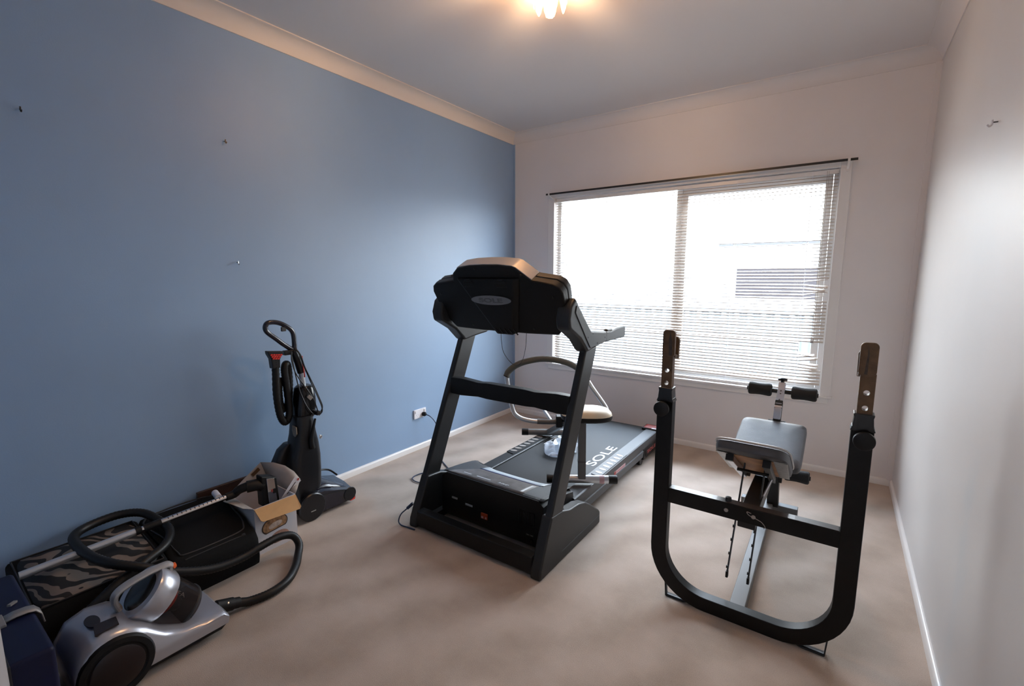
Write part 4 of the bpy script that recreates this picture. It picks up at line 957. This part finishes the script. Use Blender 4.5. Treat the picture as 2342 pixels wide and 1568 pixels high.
bc2 = thing('suitcase', (0.26, -3.05, 0), 'plain black soft suitcase lying between the zebra print case and the open carton', 'suitcase')
bm = nb(); soft_case(bm, prof2, -3.226, -2.878); obj('case_body', bm, 'suit_black', bc2, angle=40)
bm = nb(); tube(bm, [(0.070,-3.20,0.236),(0.30,-3.20,0.213),(0.40,-3.19,0.180),(0.43,-3.16,0.166),(0.43,-2.95,0.166),(0.40,-2.905,0.180),(0.30,-2.893,0.213),(0.070,-2.90,0.236)], 0.004, 8, smooth=5, closed=True); obj('piping', bm, 'suit_trim', bc2)
bm = nb(); tube(bm, [(0.4585,-3.18,0.1575),(0.4585,-3.0,0.1575),(0.46,-2.93,0.157)], 0.0035, 6); obj('zip', bm, 'dark_grey', bc2)
bm = nb(); box(bm, 0.452, 0.462, -2.94, -2.925, 0.152, 0.163); obj('zip_pull', bm, 'grey_dirt', bc2)

nc = thing('hard_case', (0.77, -3.79, 0), 'dark navy blue hard case with grey latches in the bottom left corner', 'case')
bm = nb(); box(bm, 0.50, 1.055, -3.868, -3.690, 0.0, 0.398); ncb = obj('case_body', bm, 'navy', nc, bevel=0.012, seg=3)
bm = nb(); box(bm, 0.494, 1.061, -3.784, -3.776, 0.004, 0.402); obj('seam_strip', bm, 'suit_trim', ncb, bevel=0.002)
bm = nb(); rows = []
for y, z in ((-3.752,0.404),(-3.730,0.408),(-3.705,0.407),(-3.688,0.402),(-3.676,0.385),(-3.672,0.355)): rows.append([(0.788,y,z),(0.828,y,z)])
vs = [[bm.verts.new(V(p)) for p in r] for r in rows]
for A_, B_ in zip(vs, vs[1:]): bm.faces.new((A_[0],A_[1],B_[1],B_[0]))
o = obj('latch', bm, 'duct', nc); so = o.modifiers.new('solid','SOLIDIFY'); so.thickness = 0.004
bm = nb(); box(bm, 0.775, 0.845, -3.774, -3.752, 0.397, 0.406); obj('latch_plate', bm, 'duct', nc, bevel=0.002)
bm = nb(); bar(bm, (0.722,-3.716,0.402), (0.742,-3.733,0.406), 0.010, 0.006); obj('latch_hook', bm, 'duct', nc)

# ================================================================= open carton
ct = thing('carton', (0.30, -2.757, 0), 'open white biscuit carton with tan inside flaps holding the vacuum floor head', 'cardboard box')
x0, x1, y0, y1, hz_ = 0.160, 0.430, -2.864, -2.648, 0.247; t = 0.004
bm = nb(); box(bm, x1-t, x1, y0, y1, 0, hz_); fp_ = obj('front_panel', bm, 'carton_white', ct)
bm = nb(); box(bm, x0, x0+t, y0, y1, 0, hz_); obj('back_panel', bm, 'carton_white', ct)
for y in (y0, y1-t):
    bm = nb(); box(bm, x0+t, x1-t, y, y+t, 0, hz_); obj('side_panel', bm, 'carton_white', ct)
bm = nb(); box(bm, x0+t, x1-t, y0+t, y1-t, 0, t); obj('base_panel', bm, 'carton_tan', ct)
A_ = [V((x1,y0,hz_)),V((x1,y1,hz_-0.004)),V((x1+0.043,y1+0.004,0.187)),V((x1+0.047,y1-0.006,0.178)),V((x1+0.046,y0+0.020,0.190)),V((x1+0.041,y0+0.010,0.197))]
bm = nb(); plate(bm, A_, (0.8,0,0.55), 0.003); obj('flap', bm, 'carton_tan', ct, label='tan front flap folded out over the printed face')
# tall right flap with a bowed top edge, white outside strip
bot = [V((0.160,y1,0.247)),V((0.225,y1,0.247)),V((0.29,y1,0.247)),V((0.36,y1,0.246)),V((0.428,y1,0.245))]
topq = [V((0.150,-2.682,0.368)),V((0.205,-2.640,0.366)),V((0.262,-2.605,0.350)),V((0.315,-2.583,0.322)),V((0.352,-2.570,0.281))]
bm = nb(); vs = [[bm.verts.new(a+(b-a)*k/3) for k in range(4)] for a, b in zip(bot, topq)]
for A_, B_ in zip(vs, vs[1:]):
    for j in range(3): bm.faces.new((A_[j],A_[j+1],B_[j+1],B_[j]))
o = obj('flap', bm, 'carton_grey', ct, angle=60, label='tall grey inner flap leaning towards the carpet cleaner'); so = o.modifiers.new('solid','SOLIDIFY'); so.thickness = 0.003
bm = nb(); plate(bm, [V((0.37,-2.611,0.316)),V((0.37,-2.578,0.281)),V((0.37,-2.660,0.217)),V((0.37,-2.694,0.223))], (0.9,-0.1,0.3), 0.003); fs = obj('flap_strip', bm, 'carton_white', ct)
bm = nb(); a, b = V((0.3735,-2.610,0.285)), V((0.3735,-2.662,0.235)); bar(bm, a, b, 0.004, 0.0012, (0.9,-0.1,0.3)); obj('printed_text', bm, 'ink', fs)
bm = nb(); P = disc_path(V((0.3735,-2.595,0.295)), (0,0.6,0.75), (0,0.8,-0.6), 0.008, 0.0065, 16); plate(bm, P, (0.9,-0.1,0.3), 0.0012); obj('printed_logo', bm, 'red_sticker', fs)
bm = nb(); plate(bm, [V((0.160,y0,0.247)),V((0.160,y1,0.247)),V((0.150,-2.682,0.368)),V((0.154,-2.77,0.312))], (1,0,0.1), 0.003); bf = obj('flap', bm, 'carton_grey', ct, label='small grey back flap with a strip of brown tape')
bm = nb(); bar(bm, (0.1605,-2.735,0.312), (0.1595,-2.695,0.338), 0.02, 0.0015, (1,0,0)); obj('tape_strip', bm, 'rust', bf)
bm = nb(); plate(bm, [V((0.165,y0,0.247)),V((0.425,y0,0.247)),V((0.395,y0-0.036,0.258)),V((0.24,y0-0.058,0.260)),V((0.170,y0-0.034,0.258))], (0,0,1), 0.003); obj('flap', bm, 'carton_grey', ct, label='grey left flap folded over the black suitcase')
# printed pictures on the front panel (generic biscuit shapes)
def on_front(y, z): return V((x1+0.0004, y, z))
def biscuit(cy, cz, ry, rz, rot, flat, m, lift, name):
    P = []
    for k in range(36):
        a = 2*PI*k/36; u, v = ry*math.cos(a), rz*math.sin(a); v = max(v, -rz*flat)
        P.append(on_front(cy+u*math.cos(rot)-v*math.sin(rot), cz+u*math.sin(rot)+v*math.cos(rot))+V((lift,0,0)))
    bm = nb(); plate(bm, P, (1,0,0), 0.0004); return obj(name, bm, m, fp_)
biscuit(-2.766, 0.128, 0.068, 0.048, 0.10, 0.62, 'cookie_edge', 0.0, 'printed_picture')
biscuit(-2.766, 0.129, 0.063, 0.042, 0.10, 0.60, 'cookie', 0.0006, 'printed_picture')
biscuit(-2.764, 0.126, 0.036, 0.016, 0.16, 0.8, 'cookie_pale', 0.0012, 'printed_picture')
biscuit(-2.745, 0.052, 0.050, 0.034, 0.0, 0.8, 'hand_print', 0.0, 'printed_picture')
pp = thing('paper_roll', (0.16, -2.915, 0.24), 'curled scrap of white paper sticking up behind the vacuum wand', 'paper')
bm = nb(); tube(bm, [(0.115,-2.908,0.268),(0.20,-2.925,0.272)], 0.016, 14); obj('rolled_sheet', bm, 'paper', pp)
bm = nb(); box(bm, 0.0145, 0.034, -2.96, -2.60, 0.0, 0.262); o = obj('wooden_board', bm, 'dark_wood', None, bevel=0.003); tag(o, 'dark brown board leaning on the blue wall behind the carton', 'board')

# ================================================================= canister vacuum
vc = thing('canister_vacuum', (0.73, -3.42, 0), 'silver canister vacuum cleaner with a clear dust bin and black hose', 'vacuum cleaner')
bm = nb(); prism(bm, [(-3.630,0.020),(-3.205,0.016),(-3.183,0.030),(-3.180,0.055),(-3.64,0.07)], 'x', 0.625, 0.842); obj('vacuum_base', bm, 'black', vc, bevel=0.01)
sp = [(-3.184,0.046),(-3.180,0.075),(-3.198,0.100),(-3.26,0.098),(-3.33,0.108),(-3.39,0.140),(-3.44,0.192),(-3.49,0.226),(-3.55,0.236),(-3.605,0.216),(-3.636,0.160),(-3.642,0.09),(-3.636,0.046)]
cyy, czz = -3.42, 0.10
def vring(x, k): return [(x, cyy+(y-cyy)*(0.94+0.06*k), 0.046+(z-0.046)*k) for y, z in sp]
bm = nb(); loft(bm, [vring(0.600,0.80), vring(0.607,0.90), vring(0.625,0.975), vring(0.66,1.0), vring(0.80,1.0), vring(0.835,0.975), vring(0.853,0.90), vring(0.860,0.80)]); vs_ = obj('vacuum_shell', bm, 'vac_silver', vc, angle=45)
for x, ax, nm in ((0.832, 1, 'wheel'), (0.628, -1, 'wheel')):
    bm = nb(); lathe(bm, [(0.0,0.0),(0.098,0.0),(0.106,0.004),(0.107,0.026),(0.101,0.036),(0.085,0.038),(0.080,0.034),(0.03,0.040),(0.0,0.041)], (x,-3.530,0.1045), (ax,0,0), 40); wv = obj('wheel', bm, 'black', vc)
    bm = nb(); lathe(bm, [(0.075,0.0365),(0.070,0.0395),(0.03,0.0425),(0.0,0.043)], (x,-3.530,0.1045), (ax,0,0), 32); obj('wheel_cap', bm, 'vac_red', wv)
bm = nb(); P = disc_path((0.745,-3.556,0.2365), (1,0,0), (0,0.99,0.02), 0.040, 0.020, 24); plate(bm, P, (0,0,1), 0.004); obj('exhaust_window', bm, 'vac_red', vs_, bevel=0.001)
bm = nb(); plate(bm, [V((0.775,-3.500,0.231)),V((0.826,-3.505,0.231)),V((0.832,-3.570,0.232)),V((0.775,-3.560,0.236))], (0.1,0,0.99), 0.006); obj('exhaust_window', bm, 'vac_red', vs_, bevel=0.001)
va = V((0.73,-3.405,0.250)); vd = V((0,0.66,-0.75)).normalized()
bm = nb(); lathe(bm, [(0.0,-0.022),(0.050,-0.020),(0.080,-0.012),(0.086,0.0)], va, vd, 36); vl = obj('bin_lid', bm, 'black_gloss', vc)
bm = nb(); lathe(bm, [(0.078,-0.016),(0.090,-0.016),(0.096,-0.006),(0.096,0.048),(0.092,0.060),(0.084,0.060),(0.084,-0.010)], va, vd, 40); obj('bin_collar', bm, 'vac_silver', vc)
bm = nb(); lathe(bm, [(0.086,0.056),(0.0845,0.10),(0.081,0.15),(0.078,0.178),(0.070,0.186),(0.0,0.187)], va, vd, 40); bn_ = obj('dust_bin', bm, 'smoke', vc)
bm = nb(); lathe(bm, [(0.0,0.05),(0.045,0.055),(0.040,0.10),(0.022,0.145),(0.0,0.15)], va, vd, 24); obj('cyclone_core', bm, 'grey_dirt', vc)
bm = nb(); lathe(bm, [(0.046,0.085),(0.048,0.09),(0.046,0.10),(0.041,0.10)], va, vd, 24); obj('core_ring', bm, 'red', vc)
bm = nb(); lathe(bm, [(0.0800,0.161),(0.0830,0.165),(0.0815,0.171),(0.0785,0.171)], va, vd, 40); obj('bin_rim', bm, 'dark_grey', bn_)
# lettering along the bin
lx = V((0.62,0.0,0.785)).normalized(); lp = va+lx*0.0868+vd*0.115
ln = lx; ld = ln.cross(vd)
bm = text_fit('OIIUFA', 0.095, 0.016, lp, vd, ln.cross(vd), 0.001, 0.01); obj('bin_lettering', bm, 'grey_print', bn_)
vh = [(0.73,-3.385,0.300),(0.73,-3.330,0.318),(0.73,-3.310,0.322),(0.73,-3.330,0.330),(0.73,-3.40,0.326),(0.73,-3.465,0.308),(0.73,-3.490,0.285),(0.73,-3.497,0.255),(0.73,-3.490,0.228)]
vh = [(0.73,-3.322,0.296),(0.73,-3.318,0.312),(0.73,-3.335,0.320),(0.73,-3.39,0.318),(0.73,-3.45,0.306),(0.73,-3.482,0.290),(0.73,-3.490,0.265),(0.73,-3.480,0.230)]
bm = nb(); tube(bm, vh, 0.011, 12, smooth=6, flat=1.8, up=(0,1,0)); vhn = obj('carry_handle', bm, 'silver_paint', vc)
bm = nb(); lathe(bm, [(0.0,0.010),(0.008,0.008),(0.011,0.0)], (0.735,-3.309,0.306), (0.25,0.9,0.3), 18, 1.5); obj('release_button', bm, 'orange', vhn)
bm = nb(); cyl(bm, (0.75,-3.188,0.062), (0.752,-3.125,0.040), 0.026, 20); cyl(bm, (0.752,-3.14,0.045), (0.753,-3.10,0.032), 0.022, 20); hc = obj('hose_connector', bm, 'black', vc, bevel=0.002)
bm = nb(); lathe(bm, [(0.0,0.004),(0.005,0.003),(0.006,0.0)], (0.768,-3.148,0.064), (0.6,0,0.8), 12); obj('clip_stud', bm, 'chrome', hc)
hv = [(0.753,-3.105,0.033),(0.768,-3.06,0.0205),(0.787,-2.98,0.0205),(0.765,-2.895,0.0205),(0.700,-2.820,0.0205),(0.625,-2.762,0.023),(0.568,-2.722,0.045),(0.535,-2.735,0.085),(0.528,-2.80,0.106),(0.538,-2.90,0.106),(0.545,-2.98,0.098),(0.552,-3.08,0.108),(0.550,-3.165,0.133),(0.535,-3.26,0.176),(0.500,-3.345,0.228),(0.440,-3.420,0.262),(0.340,-3.462,0.280),(0.200,-3.475,0.288),(0.100,-3.455,0.288),(0.055,-3.39,0.290),(0.050,-3.29,0.292),(0.095,-3.215,0.282),(0.19,-3.178,0.254),(0.29,-3.175,0.238),(0.385,-3.225,0.226),(0.440,-3.32,0.214),(0.478,-3.42,0.190),(0.502,-3.52,0.140),(0.512,-3.60,0.080),(0.515,-3.650,0.035)]
bm = nb(); tube(bm, hv, 0.0192, 14, smooth=14, ridges=0.08); obj('suction_hose', bm, 'hose', vc, angle=80)
wa, wb_ = V((0.258,-3.652,0.266)), V((0.281,-2.915,0.297))
wd = (wb_-wa).normalized(); wm = wa+(wb_-wa)*0.50
bm = nb(); cyl(bm, wa, wm, 0.0155, 18); wn = obj('wand_tube', bm, 'silver_tube', vc)
bm = nb(); cyl(bm, wm-wd*0.01, wm+wd*0.012, 0.0175, 18); cyl(bm, wm+wd*0.02, wm+wd*0.085, 0.0165, 18); obj('wand_lock', bm, 'black', vc)
bm = nb(); cyl(bm, wm, wb_, 0.0128, 18); wi = obj('wand_tube', bm, 'chrome', vc)
bm = nb()
for k in range(14):
    p = wm+wd*(0.11+k*0.018); side = V((0.55,0.0,0.83)); bar(bm, p+side*0.0118, p+side*0.0118+wd*0.004, 0.010, 0.003, side)
obj('wand_notches', bm, 'ink', wi)
bm = nb(); tube(bm, [wb_-wd*0.01, wb_+wd*0.03, V((0.295,-2.865,0.318)), V((0.315,-2.815,0.330))], lambda t: 0.019+0.004*t, 16, smooth=3); obj('head_neck', bm, 'black', vc)
bm = nb(); tube(bm, [V((0.31,-2.835,0.325)), V((0.325,-2.795,0.325)), V((0.33,-2.765,0.312))], 0.030, 18); obj('head_swivel', bm, 'black', vc)
bm = nb(); prism(bm, [(-2.782,0.372),(-2.722,0.352),(-2.700,0.340),(-2.692,0.20),(-2.712,0.185),(-2.782,0.205)], 'x', 0.298, 0.356); fh = obj('floor_head', bm, 'black', vc, bevel=0.008)
bm = nb(); plate(bm, [V((0.3565,-2.757,0.353)),V((0.3565,-2.717,0.342)),V((0.3565,-2.708,0.205)),V((0.3565,-2.752,0.215))], (1,0,0), 0.004); pl_ = obj('head_plate', bm, 'chrome', fh, bevel=0.002)
bm = nb(); box(bm, 0.360, 0.364, -2.728, -2.712, 0.262, 0.286); obj('plate_switch', bm, 'black', pl_)
bm = nb(); box(bm, 0.3603, 0.363, -2.738, -2.729, 0.272, 0.286); obj('plate_mark', bm, 'red_sticker', pl_)

# ================================================================= outside the window
bm = nb(); box(bm, -8, 10, WT, 14, -0.42, -0.30); struct('ground_outside', bm, 'concrete', smooth=False)
fn = thing('fence', (1.5, 2.5, -0.3), 'pale ribbed steel fence seen through the lower slats of the blind', 'fence')
bm = nb(); P = []
x = -6.0; k = 0
while x < 8.0:
    P.append((x, 2.5 if k % 4 < 2 else 2.53)); x += 0.05 if k % 2 == 0 else 0.025; k += 1
vs = [[bm.verts.new(V((a, b, z))) for z in (-0.30, 0.96)] for a, b in P]
for A_, B_ in zip(vs, vs[1:]): bm.faces.new((A_[0],B_[0],B_[1],A_[1]))
o = obj('fence_panel', bm, 'fence', fn, smooth=False); so = o.modifiers.new('solid','SOLIDIFY'); so.thickness = 0.004
bm = nb(); box(bm, -6, 8, 2.49, 2.54, 0.955, 0.99); obj('fence_rail', bm, 'fence', fn)
hs_ = thing('neighbour_house', (0, 6.0, -0.3), 'white house wall with a dark window beyond the fence', 'house')
bm = nb(); box(bm, -7, 2.62, 6.0, 9.0, -0.30, 1.96); obj('wall', bm, 'house_white', hs_, smooth=False)
bm = nb(); box(bm, 1.05, 2.52, 5.97, 5.999, 1.00, 1.57); obj('window', bm, 'house_dark', hs_, smooth=False)
bm = nb(); box(bm, 0.72, 2.66, 5.88, 5.999, 1.965, 2.015); obj('gutter', bm, 'gutter', hs_, smooth=False)
bm = nb(); prism(bm, [(5.95,2.016),(5.95,2.03),(7.6,2.20),(9.1,2.03),(9.1,1.97),(5.999,1.97)], 'x', -7, 2.7); obj('roof', bm, 'roof', hs_, smooth=False)

# ================================================================= light, camera, colour
w = bpy.data.worlds.new('hazy_sky'); scene.world = w; w.use_nodes = True
nt = w.node_tree; bg = nt.nodes['Background']
tc = nt.nodes.new('ShaderNodeTexCoord'); sx = nt.nodes.new('ShaderNodeSeparateXYZ'); rp = nt.nodes.new('ShaderNodeValToRGB')
el = rp.color_ramp.elements
el[0].position = 0.0; el[0].color = (0.50, 0.49, 0.47, 1)
el[1].position = 1.0; el[1].color = (3.6, 4.6, 6.0, 1)
for pos, c in ((0.02, (1.08, 1.09, 1.10)), (0.12, (1.12, 1.15, 1.18)), (0.22, (0.92, 0.93, 0.95)), (0.50, (0.92, 1.0, 1.12)), (0.64, (2.2, 2.6, 3.2)), (0.76, (4.2, 5.1, 6.4))):
    e = el.new(pos); e.color = (*c, 1)
nt.links.new(tc.outputs['Generated'], sx.inputs[0]); nt.links.new(sx.outputs['Z'], rp.inputs['Fac']); nt.links.new(rp.outputs['Color'], bg.inputs['Color'])
SKY = 20.0
bg.inputs['Strength'].default_value = SKY
p = bpy.data.lights.new('window_portal', 'AREA'); p.shape = 'RECTANGLE'; p.size = WX1-WX0; p.size_y = WZ1-WZ0; p.cycles.is_portal = True
po = bpy.data.objects.new('window_portal', p); COL.objects.link(po); po.location = ((WX0+WX1)/2, WT+0.01, (WZ0+WZ1)/2); po.rotation_euler = (-PI/2, 0, 0)
l = bpy.data.lights.new('ceiling_bulb', 'POINT'); l.energy = 66; l.color = (1.0, 0.62, 0.34); l.shadow_soft_size = 0.016
lo = bpy.data.objects.new('ceiling_bulb', l); COL.objects.link(lo); lo.location = (LX, LY, H-0.093)

cam = bpy.data.cameras.new('camera'); cam.sensor_width = 36.0; cam.sensor_fit = 'HORIZONTAL'; cam.lens = 1068.263/2342*36; cam.clip_start = 0.02
co = bpy.data.objects.new('camera', cam); COL.objects.link(co)
yaw, pitch, roll = -0.612452, 0.140584, 0.000657
f = V((math.sin(yaw)*math.cos(pitch), math.cos(yaw)*math.cos(pitch), -math.sin(pitch))); r = V((math.cos(yaw), -math.sin(yaw), 0)); u = r.cross(f)
r2 = r*math.cos(roll)+u*math.sin(roll); u2 = -r*math.sin(roll)+u*math.cos(roll)
co.matrix_world = Matrix(((r2.x,u2.x,-f.x,2.73355),(r2.y,u2.y,-f.y,-3.91206),(r2.z,u2.z,-f.z,1.395),(0,0,0,1)))
scene.camera = co
scene.view_settings.view_transform = 'Standard'; scene.view_settings.look = 'None'; scene.view_settings.gamma = 1.0; scene.view_settings.use_curve_mapping = False
scene.view_settings.exposure = -0.28
scene.cycles.max_bounces = 12; scene.cycles.diffuse_bounces = 8; scene.cycles.transparent_max_bounces = 24
scene.cycles.use_denoising = True; scene.cycles.sample_clamp_indirect = 6.0
scene.cycles.caustics_reflective = False; scene.cycles.caustics_refractive = False
